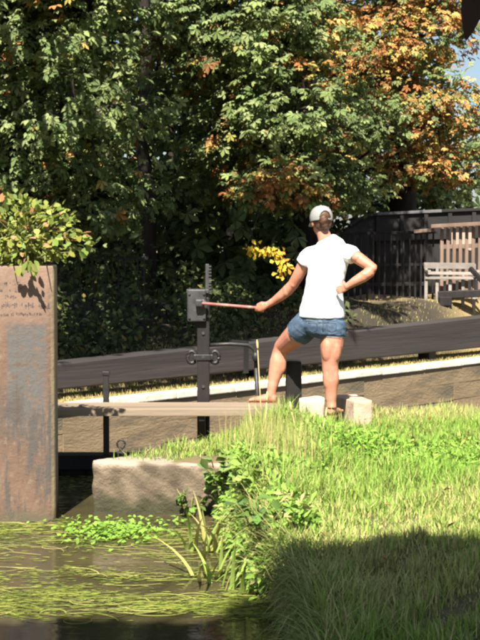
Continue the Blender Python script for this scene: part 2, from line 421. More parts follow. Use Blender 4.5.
# ------------------------------------------------------------------ concrete abutment in front
def rough_block(pts, z0, z1, seg=0.05, amp=0.018, bev=0.05, seed=0):
    bm = bmesh.new()
    lo = [bm.verts.new((p[0], p[1], z0)) for p in pts]; hi = [bm.verts.new((p[0], p[1], z1 + (p[2] if len(p) > 2 else 0))) for p in pts]
    n = len(pts)
    bm.faces.new(lo[::-1]); bm.faces.new(hi)
    for k in range(n): bm.faces.new((lo[k], lo[(k + 1) % n], hi[(k + 1) % n], hi[k]))
    me = fuse(bm, 'block', seg, 2)
    co = np.empty(len(me.vertices) * 3, np.float32); me.vertices.foreach_get('co', co); co = co.reshape(-1, 3)
    no = np.empty(len(me.vertices) * 3, np.float32); me.vertices.foreach_get('normal', no); no = no.reshape(-1, 3)
    ph = np.random.default_rng(seed).uniform(0, 6, 18); d = np.zeros(len(co))
    for k in range(6):
        fr = 4.0 * 1.6 ** k
        d += np.sin(co[:, 0] * fr + ph[k]) * np.sin(co[:, 1] * fr * 1.1 + ph[k + 6]) * np.sin(co[:, 2] * fr * 1.3 + ph[k + 12]) / 1.35 ** k
    co = co + no * (d * amp)[:, None]
    me.vertices.foreach_set('co', co.ravel()); me.update(); return me
B2 = BL + U * 1.9
ab = [(BL.x + .02, BL.y, 0.01), (-0.05, 10.0, -0.02), (0.3, 10.3, 0.03), (0.42, 11.5, 0.05), (B2.x + .04, B2.y, 0.03)]
me = rough_block(ab, -1.2, 0.375, 0.024, 0.013)
co = np.empty(len(me.vertices) * 3, np.float32); me.vertices.foreach_get('co', co); co = co.reshape(-1, 3).astype(float)
ns = sum(np.sin(co[:, 0] * f1 + co[:, 2] * f2 + f1) * np.sin(co[:, 2] * f1 * .8 - co[:, 1] * f2 + f2) for f1, f2 in ((7, 5), (13, 17), (29, 23), (47, 53))) / 2.2
mixv = np.clip(.5 + .5 * ns, 0, 1)[:, None]; cc_ = np.array([.23, .175, .115]) * mixv ** 1.5 + np.array([.085, .064, .042]) * (1 - mixv ** 1.5)
tide = sst(co[:, 2] + .05 * ns, .17, .05)[:, None]; cc_ = cc_ * (1 - tide) + np.array([.05, .048, .025]) * tide
lip = (sst(co[:, 2] + .02 * ns, .33, .37) * (co[:, 1] < 10.25))[:, None]; cc_ = cc_ * (1 - lip * .7) + np.array([.42, .34, .26]) * lip * .7
ca = me.color_attributes.new('tint', 'FLOAT_COLOR', 'POINT'); ca.data.foreach_set('color', np.concatenate([cc_, np.ones((len(cc_), 1))], 1).astype(np.float32).ravel())
o = link('concrete_abutment', me, M['concrete']); tag(o, 'worn brown concrete abutment at the water edge with turf on top', 'abutment')
# iron ring standing on the abutment
t = empty('mooring_ring', at(121, 451, 10.62)); tag(t, 'small black iron mooring ring on the concrete abutment', 'mooring ring')
bm = bmesh.new(); pts = [Vector((0.030 * math.cos(a), 0.006, 0.052 + 0.032 * math.sin(a))) for a in np.linspace(0, 2 * math.pi, 21)]
tube(bm, pts, 0.0075, 8); link('ring', to_mesh(bm, 'ring', True), M['black_iron'], t)
bm = bmesh.new(); tube(bm, [(0, 0.006, -0.10), (0, 0.006, 0.012), (0, 0.006, 0.028)], [0.012, 0.013, 0.010], 8); box(bm, (0, 0.006, -0.012), (0.06, 0.05, 0.016), bev=0.004)
link('staple', to_mesh(bm, 'staple'), M['black_iron'], t)

# ------------------------------------------------------------------ lock gate with walkway
gate = empty('lock_gate', (NL.x, GY, -2.5)); tag(gate, 'black timber lock gate with brown plank walkway and low rail', 'lock gate')
def gpart(name, bm, m, par=gate, smooth=False):
    me = to_mesh(bm, name, smooth); me.transform(Matrix.Translation(-Vector(gate.location)))
    return link(name, me, m, par)
bm = bmesh.new(); box(bm, ((MX + 0.45) / 2, GY + .02, 0.102), (0.45 - MX, 0.22, 0.126), bev=0.012); gpart('top_rail', bm, M['black_timber'])
x = MX + 0.03
while x < 0.40:
    bm = bmesh.new(); box(bm, (x + 0.11, GY + .02, -1.14), (0.212, 0.09, 2.35), bev=0.006); gpart('gate_board', bm, M['black_timber']); x += 0.22
bm = bmesh.new(); box(bm, (MX, GY + .02, -0.93), (0.2, 0.24, 2.5), bev=0.02); gpart('mitre_post', bm, M['black_timber'])
hp0, hp1 = at(294, 352, 11.95), at(296, 420, 11.95)
bm = bmesh.new(); box(bm, (0.455, GY + 0.02, -0.66), (0.13, 0.25, 3.24), bev=0.02); gpart('heel_post', bm, M['black_timber'])
for k, (y0, y1) in enumerate(((11.26, 11.49), (11.505, 11.74))):
    bm = bmesh.new()
    box(bm, ((MX - .05 + 0.34) / 2, (y0 + y1) / 2, 0.588 + 0.003 * k), (0.34 - MX + .05, y1 - y0, 0.058), bev=0.006)
    gpart('walkway_plank', bm, M['walk_plank'])
for xb in (-1.68, -0.31, 0.22):
    bm = bmesh.new(); bar(bm, (xb, GY - .10, 0.16), (xb, 11.36, 0.553), 0.05, 0.05, 0.005); box(bm, (xb, 11.52, 0.536), (0.05, 0.46, 0.045), bev=0.005); gpart('bracket', bm, M['black_iron'])
p = at(106, 372, GY - .04); bm = bmesh.new(); box(bm, (p.x, GY - .04, (p.z + 0.0) / 2), (0.05, 0.05, p.z), bev=0.008); box(bm, (p.x, GY - .04, p.z - .01), (0.062, 0.062, 0.035), bev=0.006); gpart('handrail_post', bm, M['black_iron'])
# far leaf
fg = empty('lock_gate', (MX, GY, -2.5)); tag(fg, 'far leaf of the lock gate hidden behind the rusty pile', 'lock gate')
dv = (Vector((FH.x, FH.y, 0)) - Vector((MX, GY, 0))); ang = math.atan2(dv.y, dv.x)
bm = bmesh.new(); box(bm, (dv.length / 2, 0.02, 2.602), (dv.length - .25, 0.2, 0.12), bev=.01); o = link('top_rail', to_mesh(bm, 'top_rail'), M['black_timber'], fg); o.rotation_euler = (0, 0, ang)
for k in range(int((dv.length - .2) / 0.22)):
    bm = bmesh.new(); box(bm, (0.2 + k * 0.22, 0.02, 1.34), (0.212, 0.09, 2.4), bev=.006); o = link('gate_board', to_mesh(bm, 'gate_board'), M['black_timber'], fg); o.rotation_euler = (0, 0, ang)

# ------------------------------------------------------------------ paddle gear on its post
PX = at(203.5, 350, GY + 0.0).x; PY = GY - 0.03
pg = empty('paddle_gear', (PX, PY, 0.0)); tag(pg, 'black paddle gear post with grey gear box and toothed rack', 'paddle gear')
def ppart(name, bm, m, smooth=False, par=pg):
    return link(name, to_mesh(bm, name, smooth), m, par)
zt = at(203, 291, PY).z
bm = bmesh.new(); box(bm, (0, 0, (zt - 0.05 - 0.1) / 2), (0.105, 0.10, zt - 0.05 + 0.1), bev=0.012); ppart('post', bm, M['black_timber'])
zb = at(195, 305, PY).z
bm = bmesh.new(); box(bm, (-0.055, -0.075, zb), (0.155, 0.05, 0.27), bev=0.012); box(bm, (-0.045, 0.0, zb + .118), (0.19, 0.15, 0.035), bev=0.008); ppart('gear_box', bm, M['grey_iron'])
bm = bmesh.new(); bar(bm, (0.03, -0.02, zb - .1), (0.034, -0.02, at(207, 264, PY).z), 0.03, 0.03, 0.004)
zz = zt
while zz < at(207, 266, PY).z:
    box(bm, (0.055, -0.02, zz), (0.026, 0.028, 0.014)); zz += 0.026
ppart('toothed_rack', bm, M['grey_iron'])
bm = bmesh.new(); tube(bm, [(-0.01, -0.085, zb + .005), (-0.01, -0.15, zb + .005)], 0.022, 12); ppart('spindle', bm, M['grey_iron'], True)
bm = bmesh.new(); blob(bm, (-0.01, -0.10, zb + .005), (0.05, 0.014, 0.05)); ppart('spindle_boss', bm, M['grey_iron'], True)
for sx_ in (-1, 1):
    bm = bmesh.new(); zc = at(200, 357, PY).z
    pts = [Vector((sx_ * (0.098) + 0.036 * math.cos(a), -0.02, zc + 0.05 * math.sin(a))) for a in np.linspace(0, 2 * math.pi, 17)]
    tube(bm, pts, 0.017, 8); box(bm, (sx_ * 0.06, -0.02, zc), (0.05, 0.06, 0.05), bev=.008); ppart('iron_lug', bm, M['black_iron'], True)
bm = bmesh.new(); box(bm, (0, 0, at(203, 357, PY).z), (0.125, 0.12, 0.05), bev=0.006); ppart('collar', bm, M['black_iron'])
# curved handle bar from the post, in front of the beam
ha = [at(209, 345, GY - .02), at(230, 344, GY), at(248, 345, GY + .02), at(254, 349, GY + .03), at(256, 357, GY + .03), at(256, 370, GY + .03)]
bm = bmesh.new(); tube(bm, [p - Vector(pg.location) for p in ha], 0.017, 8); ppart('curved_stay', bm, M['black_iron'], True)
bm = bmesh.new(); blob(bm, at(255.5, 357, GY) - Vector(pg.location), (0.03, 0.03, 0.045)); ppart('stay_knob', bm, M['black_iron'], True)
bm = bmesh.new(); tube(bm, [at(256, 368, GY + .03) - Vector(pg.location), at(258, 406, GY + .03) - Vector(pg.location), at(258, 452, GY + .03) - Vector(pg.location)], 0.018, 8); ppart('stay_foot', bm, M['black_iron'], True)

for bx_, bz_ in ((-.115, .10), (.008, .10), (-.115, -.10), (.008, -.10)):
    bm = bmesh.new(); tube(bm, [(bx_, -.098, zb + bz_), (bx_, -.112, zb + bz_)], .011, 6); ppart('bolt', bm, M['grey_iron'])
for bz_ in (.75, 1.0, 1.2):
    bm = bmesh.new(); tube(bm, [(0, -.048, bz_), (0, -.062, bz_)], .014, 6); ppart('bolt', bm, M['grey_iron'])
# windlass rod in her hand
RA, RB = at(199, 303, PY - 0.15), at(266, 308.5, 11.62)
rd = empty('windlass', RA); tag(rd, 'long pink and red windlass rod fitted on the gear spindle', 'windlass')
dR = RB - RA
bm = bmesh.new(); tube(bm, [Vector((0, 0, 0)), dR * 0.5, dR], 0.0118, 12); link('rod', to_mesh(bm, 'rod', True), M['rod'], rd)
bm = bmesh.new(); tube(bm, [dR * 0.36, dR * 0.46], 0.0126, 12); link('pale_band', to_mesh(bm, 'pale_band', True), M['rod_light'], rd)
bm = bmesh.new(); tube(bm, [dR * 0.72, dR * 0.80], 0.0126, 12); link('pale_band', to_mesh(bm, 'pale_band', True), M['rod_light'], rd)
bm = bmesh.new(); box(bm, (0, 0.02, 0), (0.06, 0.07, 0.06), bev=0.012); link('socket', to_mesh(bm, 'socket'), M['grey_iron'], rd)

# ------------------------------------------------------------------ balance beam on the far bank
bl, br = Vector((-1.97 - 0.9, 15.1 - 1.0, 0)), Vector((3.67 + 0.45, 21.4 + 0.5, 0))
bb = empty('balance_beam', (bl + br) / 2); tag(bb, 'long brown black balance beam lying along the far lock edge', 'balance beam')
def beam_mesh():
    bm = bmesh.new(); d = (br - bl).normalized(); n = Vector((-d.y, d.x, 0)); rings = []
    for k in range(25):
        f = k / 24; p = bl.lerp(br, f) - Vector(bb.location)
        zt_ = 0.66 + (0.91 - 0.66) * f; z0 = 0.405 + 0.02 * f; hw = 0.15
        c = 0.018
        prof = [(-hw, z0 + c), (-hw, zt_ - c), (-hw + c, zt_), (hw - c, zt_), (hw, zt_ - c), (hw, z0 + c), (hw - c, z0), (-hw + c, z0)]
        rings.append([bm.verts.new(p + n * a + Vector((0, 0, zz))) for a, zz in prof])
    for a, b in zip(rings[:-1], rings[1:]):
        for k in range(8): bm.faces.new((a[k], a[(k + 1) % 8], b[(k + 1) % 8], b[k]))
    bm.faces.new(rings[0]); bm.faces.new(rings[-1][::-1]); return to_mesh(bm, 'timber')
link('timber', beam_mesh(), M['beam'], bb)
dB = (br - bl).normalized(); nB = Vector((-dB.y, dB.x, 0))
for f in (0.44, 0.80):
    p = bl.lerp(br, f); gz = float(far_z((p - C0).dot(U), (p - C0).dot(Vv)))
    bm = bmesh.new(); box(bm, (0, 0, 0), (0.17, 0.2, 0.46 - gz), Matrix.Rotation(math.atan2(dB.y, dB.x), 3, 'Z'), 0.01)
    o = link('support_block', to_mesh(bm, 'support_block'), M['black_timber'], bb); o.location = Vector((p.x, p.y, (0.44 + gz) / 2 - .01)) - Vector(bb.location)
p = bl.lerp(br, 0.405)
bm = bmesh.new()
for dz in (0.02, ): box(bm, (0, 0, 0), (0.09, 0.315, 0.40), Matrix.Rotation(math.atan2(dB.y, dB.x), 3, 'Z'), 0.004)
o = link('iron_strap', to_mesh(bm, 'iron_strap'), M['black_iron'], bb); o.location = Vector((p.x, p.y, 0.585)) - Vector(bb.location)

# ------------------------------------------------------------------ rusty pile
PLX = at(55, 400, 9.72).x
pile = empty('steel_pile', (PLX - 0.09, 9.72, 0.0), R(6.0)); tag(pile, 'big rusty steel pile with worn grey paint and faded stencil lines', 'pile')
PZ = at(30, 266, 9.72).z
bm = bmesh.new()
Wd, Dp, rc = 0.95, 0.8, 0.055; x1 = 0.09
prof = []
for cx, cy, a0 in ((x1 - rc, rc, -90), (x1 - rc, Dp - rc, 0), (x1 - Wd + rc, Dp - rc, 90), (x1 - Wd + rc, rc, 180)):
    for k in range(6): a = R(a0 + 18 * k); prof.append((cx + rc * math.cos(a), cy + rc * math.sin(a)))
rows = []
for z_ in [-2.5, 0, 0.3, 0.6, 0.9, 1.2, 1.5, PZ - .012, PZ]:
    k = 0.992 if z_ == PZ else 1
    rows.append([bm.verts.new(((px - x1 + Wd / 2) * k + x1 - Wd / 2, (py - Dp / 2) * k + Dp / 2, z_)) for px, py in prof])
for a, b in zip(rows[:-1], rows[1:]):
    for k in range(len(prof)): bm.faces.new((a[k], a[(k + 1) % len(prof)], b[(k + 1) % len(prof)], b[k]))
bm.faces.new(rows[-1]); me = to_mesh(bm, 'shell', True)
link('shell', me, M['rust'], pile)
# worn, illegible stencil strokes on the face
bm = bmesh.new(); rs = random.Random(3)
for (xa, xb, yy, hh) in ((5, 20, 283, 2.2), (2, 22, 290, 3.2), (6, 16, 296.5, 2.6), (0, 17, 305, 4.0), (22, 49, 306, 4.0), (2, 43, 314, 2.2), (-12, 0, 290, 3), (-14, -2, 305, 4)):
    x = xa
    while x < xb:
        wd = rs.uniform(0.8, 2.2)
        if rs.random() < 0.8:
            for q in range(rs.choice((1, 2, 2, 3))):
                a = at(x + rs.uniform(-.3, .3), yy + rs.uniform(-.5, .5) * hh, 9.7185); v = rs.random() < .5
                sz = (0.006, 0, 0.0075 * hh * rs.uniform(.5, 1)) if v else (wd * 0.0075, 0, 0.0065)
                b_ = a - Vector(pile.location); b_.y = -0.0022
                q_ = [bm.verts.new(b_ + Vector((i * sz[0] / 2 + rs.gauss(0, .0008), 0, j * sz[2] / 2 + rs.gauss(0, .0008)))) for i, j in ((-1, -1), (1, -1), (1, 1), (-1, 1))]
                bm.faces.new(q_)
        x += wd + 0.5
link('faded_stencil', to_mesh(bm, 'faded_stencil'), M['stencil'], pile)['kind'] = 'stuff'

# ------------------------------------------------------------------ stones on the near bank
p = at(354, 401, 11.62)
bm = bmesh.new(); me = rough_block([(-.0, 0), (.155, .03), (.06, .56), (-.20, .50)], -0.5, 0.0, 0.010, 0.003, seed=4)
o = link('stone_bollard', me, M['stump_stone'], loc=(p.x, p.y, p.z)); o.rotation_euler = (0, 0, 0); tag(o, 'squared pale stone block standing in the grass at her right', 'stone block')
p = at(300, 399, 11.3)
me = rough_block([(0, 0), (.2, .05), (.19, .22), (.02, .2)], -0.3, 0.0, 0.018, 0.014, seed=9)
o = link('pale_stone', me, M['pale_stone'], loc=(p.x, p.y, p.z)); tag(o, 'rough pale stone half hidden in weeds between her feet', 'stone')
#@@PART2
# ------------------------------------------------------------------ far right: railings, palings, parapet, bench
def ground_at(X, Y):
    d = Vector((X, Y, 0)) - C0; return float(far_z(d.dot(U), d.dot(Vv)))
def run(name, label, cat, x0, x1, D0, D1):
    X0 = at(x0, 300, D0); o = empty(name, (X0.x, D0, ground_at(X0.x, D0))); tag(o, label, cat); return o
def child(par, name, bm, m, smooth=False):
    me = to_mesh(bm, name, smooth); me.transform(Matrix.Translation(-Vector(par.location))); return link(name, me, m, par)
ral = run('iron_railing', 'black iron railing of upright bars behind the far balance beam', 'railing', 350, 437, 24.2, 23.8)
def lerp(a, b, f): return a + (b - a) * f
x = 336.0
while x < 437:
    f = (x - 350) / 87; D = lerp(24.2, 23.8, f); yt = lerp(233.5, 231.5, f)
    a = at(x, yt - 1.5, D); g = ground_at(a.x, D)
    bm = bmesh.new(); bar(bm, (a.x + random.gauss(0, .006), D, g - 0.08), a, 0.034, 0.03, 0.004); child(ral, 'bar', bm, M['black_timber'] if random.random() < .8 else M['beam'])
    x += 6.1 + random.gauss(0, .25)
for (ya, yb, th) in ((234, 232, .05), (266, 264, .045), (285, 283.5, .06)):
    bm = bmesh.new(); bar(bm, at(334, ya, 24.24), at(438, yb, 23.84), 0.035, th, 0.004); child(ral, 'rail', bm, M['black_timber'])
bm = bmesh.new(); bar(bm, at(414, 231.5, 23.78), at(434.5, 230, 23.7), 0.10, 0.06, 0.008); child(ral, 'handrail_end', bm, M['paling'])
pal = run('paling_fence', 'sunlit brown timber paling fence with flat top rail', 'fence', 441, 540, 23.7, 23.2)
x = 442.0
while x < 545:
    f = (x - 441) / 60; D = lerp(23.7, 23.4, f); yt = lerp(228, 225, f)
    a = at(x, yt + random.gauss(0, .4), D); g = ground_at(a.x, D)
    bm = bmesh.new(); bar(bm, (a.x, D, g - 0.08), a, 0.056, 0.025, 0.004); child(pal, 'paling', bm, M['paling']); x += 6.35 + random.gauss(0, .15)
bm = bmesh.new(); bar(bm, at(431.5, 226.3, 23.62), at(560, 219.5, 23.02), 0.12, 0.062, 0.008); child(pal, 'top_rail', bm, M['paling'])
for ya in (247, 279):
    bm = bmesh.new(); bar(bm, at(440, ya, 23.76), at(545, ya - 4, 23.26), 0.035, 0.07, 0.004); child(pal, 'cross_rail', bm, M['paling'])
n0 = at(462, 242, 23.86)
bm = bmesh.new(); box(bm, n0, (0.36, 0.02, 0.32), bev=0.004)
o = child(pal, 'notice_board', bm, M['notice']); o['label'] = 'pale blank board fixed behind the palings'

par = empty('bridge_parapet', (at(430, 300, 25.2).x, 25.2, 1.0)); tag(par, 'long dark panelled bridge parapet with rounded end behind the railings', 'parapet')
prof = [(338, 305), (339, 245), (343, 234), (349, 226), (357, 219.5), (366, 216), (376, 214.5), (420, 212.5), (480, 210), (620, 203), (620, 305)]
bm = bmesh.new(); A = [bm.verts.new(at(px, py, 25.2)) for px, py in prof]; B_ = [bm.verts.new(at(px, py, 25.2) + Vector((0, .35, 0))) for px, py in prof]
bm.faces.new(A); bm.faces.new(B_[::-1])
for k in range(len(prof)): bm.faces.new((A[k], B_[k], B_[(k + 1) % len(prof)], A[(k + 1) % len(prof)]))
child(par, 'wall_panel', bm, M['parapet'])
for px in range(378, 600, 24):
    t_ = at(px, np.interp(px, [376, 480, 620], [216.5, 212, 205]), 25.17); bm = bmesh.new(); bar(bm, (t_.x, 25.17, 1.0), t_, 0.07, 0.055, 0.004); child(par, 'batten', bm, M['parapet'])
bm = bmesh.new(); bar(bm, at(374, 238, 25.16), at(620, 230, 25.16), 0.05, 0.12, 0.004); child(par, 'ledger', bm, M['parapet'])
capp = [(349, 226), (357, 219.5), (366, 216), (376, 214.2), (405, 212.8), (440, 211.2), (480, 209.5), (620, 202.5)]
for (a, b) in zip(capp[:-1], capp[1:]):
    pa, pb = at(*a, 25.37), at(*b, 25.37); bm = bmesh.new(); bar(bm, pa, pb, 0.46, 0.05, 0.006); child(par, 'cap_rail', bm, M['parapet_cap'] if 376 <= a[0] < 440 else M['parapet'])

bn = run('wooden_bench', 'weathered pale timber bench in front of the brown palings', 'bench', 425, 475, 23.4, 23.2)
for (xa, xb, y, dd, sy, sz) in ((424, 475, 265.5, 23.40, .03, .10), (426, 474, 273, 23.36, .03, .05)):
    bm = bmesh.new(); bar(bm, at(xa, y, dd), at(xb, y + .6, dd - .1), sy, sz, .005); child(bn, 'back_slat', bm, M['pale_wood'])
for k in range(4):
    dd = 22.95 + k * .11; zz = at(450, 278, 23.1).z
    a, b = at(425, 278, dd), at(476, 278, dd - .1); a.z = b.z = zz
    bm = bmesh.new(); bar(bm, a, b, .095, .035, .005); child(bn, 'seat_slat', bm, M['pale_wood'])
for px in (426, 437, 450, 463, 474):
    for dd in (22.95, 23.38):
        a = at(px, 279, dd); top = at(px, 264 if dd > 23.1 else 279, dd); top.x = a.x
        bm = bmesh.new(); bar(bm, (a.x, dd, ground_at(a.x, dd) - .04), top, .05, .05, .005); child(bn, 'leg', bm, M['pale_wood'])
for px in (426, 474):
    a, b = at(px, 271, 23.38), at(px, 271, 22.95); b.x = a.x; b.z = a.z
    bm = bmesh.new(); bar(bm, a, b, .05, .04, .005); child(bn, 'armrest', bm, M['pale_wood'])
a = at(446, 294, 22.8); bk = empty('timber_baulk', (a.x, 22.8, a.z)); tag(bk, 'black squared timber baulk lying on bare earth by the bench', 'timber baulk')
bm = bmesh.new(); bar(bm, at(438, 295, 22.8), at(560, 290, 22.5), .2, .12, .012); child(bk, 'baulk', bm, M['black_timber'])
for px in (445, 520):
    a = at(px, 295.6 - (px - 445) * .03, 22.7); bm = bmesh.new(); box(bm, (a.x, 22.7, (a.z + ground_at(a.x, 22.7)) / 2 - .03), (.2, .2, max(.05, a.z - ground_at(a.x, 22.7) + .02)), bev=.01); child(bk, 'bearer', bm, M['black_timber'])
bm = bmesh.new(); bar(bm, at(470, 268, 22.85), at(492, 292, 22.6), .07, .07, .01); child(bk, 'brace', bm, M['black_timber'])

# iron railing far left in the shade
rl2 = run('iron_railing', 'short black railing in deep shade beside the rusty pile', 'railing', 60, 120, 19.6, 19.6)
for k in range(16):
    px = 48 + k * 6.4; a = at(px, 254, 19.6); bm = bmesh.new(); bar(bm, (a.x, 19.6, ground_at(a.x, 19.6) - .05), a, .022, .022, .003); child(rl2, 'bar', bm, M['black_iron'])
for y in (258, 300):
    bm = bmesh.new(); bar(bm, at(44, y, 19.62), at(148, y, 19.62), .03, .045, .003); child(rl2, 'rail', bm, M['black_iron'])

# ------------------------------------------------------------------ the woman
ORG = at(331, 413, 11.32)
wm = empty('person', (ORG.x, ORG.y, ORG.z))
tag(wm, 'person in white T-shirt, denim shorts and pale cap leaning to turn the windlass', 'person')
def wpart(name, me, m, par=wm):
    me.transform(Matrix.Translation(-Vector(wm.location))); return link(name, me, m, par)
Fw = Vector((-0.30, 0.954, 0)).normalized(); Sd = Vector((Fw.y, -Fw.x, 0))     # forward, her right
D0 = 11.4
def lim(bm, rows, n=18): loft(bm, [(at(x, y, d), *r) for x, y, d, *r in rows], n, side=Sd)
bm = bmesh.new()
# trunk
lim(bm, [(324, 331, D0, .12, .08), (323, 326, D0, .175, .12), (322.5, 318, D0, .178, .125), (324, 303, D0, .148, .108), (325.5, 290, D0, .132, .098), (327.5, 272, D0, .142, .105),
         (328.5, 260, D0, .152, .104), (328.5, 251, D0, .150, .088), (328, 245, D0, .120, .068), (326.5, 241, D0, .075, .058), (324.5, 237, D0, .056, .056), (322.5, 231, D0 + .015, .052, .058), (321.5, 225, D0 + .02, .05, .06)])
# head (face turned away)
HC = at(321.3, 220.5, D0 + .03)
rot = Matrix.Rotation(math.atan2(Fw.y, Fw.x) - math.pi / 2, 3, 'Z')
blob(bm, HC + Vector((0, 0, .012)), (.074, .094, .098), rot)
blob(bm, HC + Fw * .035 + Vector((0, 0, -.058)), (.052, .058, .058), rot)
blob(bm, HC + Fw * .098 + Vector((0, 0, -.022)), (.012, .020, .024), rot, 2)      # nose
blob(bm, HC + Fw * .086 + Vector((0, 0, -.064)), (.024, .012, .010), rot, 2)      # lips
blob(bm, HC + Fw * .080 + Vector((0, 0, -.100)), (.022, .020, .016), rot, 2)      # chin
for s in (-1, 1):
    blob(bm, HC + Sd * (s * .076) - Fw * .004 + Vector((0, 0, -.022)), (.010, .020, .032), rot, 2)   # ears
# legs
lim(bm, [(311, 320, 11.40, .100, .105), (304, 327, 11.45, .102), (296, 335, 11.54, .099), (288, 342, 11.64, .085), (282, 347.5, 11.70, .070), (279.5, 354, 11.705, .064), (278, 362, 11.70, .070), (276, 372, 11.69, .063), (273.5, 382, 11.68, .048), (271.5, 391, 11.66, .039), (271, 397, 11.655, .041)])
lim(bm, [(333, 322, 11.40, .095, .10), (332.5, 334, 11.39, .100, .10), (331.5, 346, 11.38, .096, .095), (330.5, 357, 11.37, .078, .078), (330, 365, 11.365, .066, .068), (330.5, 373, 11.365, .066, .069), (331, 381, 11.36, .067, .069), (331.2, 392, 11.355, .050, .052), (331.3, 402, 11.35, .040, .042), (331.5, 408, 11.345, .041, .047)])
for c_, r_ in ((at(276.5, 362, 11.675), (.042, .04, .095)), (at(281.5, 364, 11.68), (.040, .04, .09)), (at(281.5, 347, 11.70), (.056, .056, .06)),
               (at(327.5, 378, 11.335), (.036, .036, .10)), (at(334.2, 379, 11.335), (.036, .036, .095)), (at(330.5, 362, 11.36), (.058, .058, .05)), (at(327.5, 350, 11.33), (.05, .05, .11)), (at(335, 350, 11.335), (.05, .05, .11))):
    blob(bm, c_, r_)
# feet
fl = Vector((-0.93, 0.36, 0)).normalized(); h = at(272.5, 399, 11.645); h.z = 0.662
def foot(bm, heel, d):
    sdv = Vector((-d.y, d.x, 0))
    loft(bm, [(heel - d * .035 + Vector((0, 0, .0)), .022, .02), (heel - d * .02, .03, .034), (heel + d * .03 + Vector((0, 0, .004)), .034, .04), (heel + d * .09 + Vector((0, 0, -.006)), .039, .031), (heel + d * .15 + Vector((0, 0, -.014)), .044, .022), (heel + d * .185 + Vector((0, 0, -.017)), .042, .017)], 14, side=sdv)
    for k in range(5):
        off = (k - 2) * .0165; L_ = (.040, .036, .032, .027, .022)[k]
        a = heel + d * .178 + sdv * off + Vector((0, 0, -.02)); tube(bm, [a, a + d * (L_ * .6) + Vector((0, 0, .003)), a + d * L_ - Vector((0, 0, .002))], [.011 if k else .014, .0105 if k else .013, .007], 8)
foot(bm, h, fl)
fr = Vector((0.35, 0.94, 0)).normalized(); hr_ = at(331.5, 411, 11.35); foot(bm, hr_, fr)
# left arm out to the rod
lim(bm, [(314, 254, 11.41, .048), (308, 258, 11.42, .052), (303, 266, 11.44, .052), (298, 276, 11.47, 0.0491), (293, 284.5, 11.50, 0.0447), (288, 290, 11.53, 0.0458), (281, 296, 11.56, 0.0414), (274, 301, 11.59, 0.0316), (268, 304.5, 11.61, 0.0273), (264, 306, 11.615, 0.0294)])
# right arm akimbo
lim(bm, [(342, 253, 11.39, .048), (350, 254, 11.37, .051), (358, 258, 11.32, 0.0501), (366, 263.5, 11.27, 0.0458), (372.5, 268.3, 11.24, 0.0436), (370, 272, 11.235, 0.0447), (362, 277.5, 11.23, 0.0447), (354, 282, 11.23, 0.0360), (348.5, 285.5, 11.235, 0.0273), (345, 287, 11.24, 0.0283)])
for c_, r_ in ((at(292.8, 284.3, 11.48), (.03, .03, .034)), (at(286, 291, 11.52), (.032, .032, .05)), (at(373.5, 268.5, 11.225), (.028, .03, .03)), (at(358, 257.5, 11.3), (.055, .04, .042)), (at(365, 275, 11.22), (.05, .036, .036))):
    blob(bm, c_, r_)
# left hand closed on the rod
ax = dR.normalized(); gp = RB - ax * 0.045
s_, u_ = frame_of(ax, Vector((0, 0, 1)))
palm = at(262.5, 306.5, 11.60)
loft(bm, [(at(267, 305, 11.61), .026, .024), (palm + Vector((.0, -.012, .004)), .040, .020), (gp + Vector((-.01, -.024, .006)), .040, .017), (gp - ax * .03 + Vector((0, -.022, .0)), .033, .014)], 14, side=Vector((0, 0, 1)))
for k in range(4):
    c = gp + ax * (0.022 - 0.0195 * k); rr = .0255; L_ = (250, 270, 265, 235)[k]
    pts = [c + s_ * (rr * math.cos(R(a))) + u_ * (rr * math.sin(R(a))) for a in np.linspace(70, 70 + L_, 9)]
    tube(bm, pts, [.0105, .0105, .0103, .010, .0098, .0095, .009, .0085, .006], 8)
pts = [gp + ax * .03 + Vector((0, -.024, .012)), gp + ax * .012 + Vector((0, -.012, .030)), gp - ax * .012 + Vector((0, .004, .030)), gp - ax * .03 + Vector((0, .016, .022))]
tube(bm, pts, [.015, .0125, .011, .007], 8)
# right hand on the waist, fingers towards the small of the back
wr = at(345.5, 287, 11.24)
loft(bm, [(at(348, 285.8, 11.236), .025, .022), (wr, .036, .017), (at(342.5, 288.5, 11.255), .038, .014)], 14, side=Vector((0.3, 0, 1)))
for k in range(4):
    a = at(342.8, 285.4 + k * 2.1, 11.252); d1 = Vector((-.93, .20, -.20 - .05 * k)).normalized(); L_ = (.055, .062, .058, .045)[k]
    tube(bm, [a, a + d1 * L_ * .5 + Vector((0, -.004, 0)), a + d1 * L_ + Vector((0, .012, -.004))], [.0098, .0092, .0066], 8)
tube(bm, [at(345, 285, 11.25), at(344, 282.5, 11.29), at(343.5, 281.5, 11.33)], [.014, .0115, .008], 8)
body = fuse(bm, 'body', 0.0046, 9)
wpart('body', body, M['skin'])
for s in (-1, 1):
    bm = bmesh.new(); blob(bm, HC + Fw * .082 + Sd * (s * .031) + Vector((0, 0, .006)), (.012, .012, .011), rot, 2); wpart('eye', to_mesh(bm, 'eye', True), M['eye'])

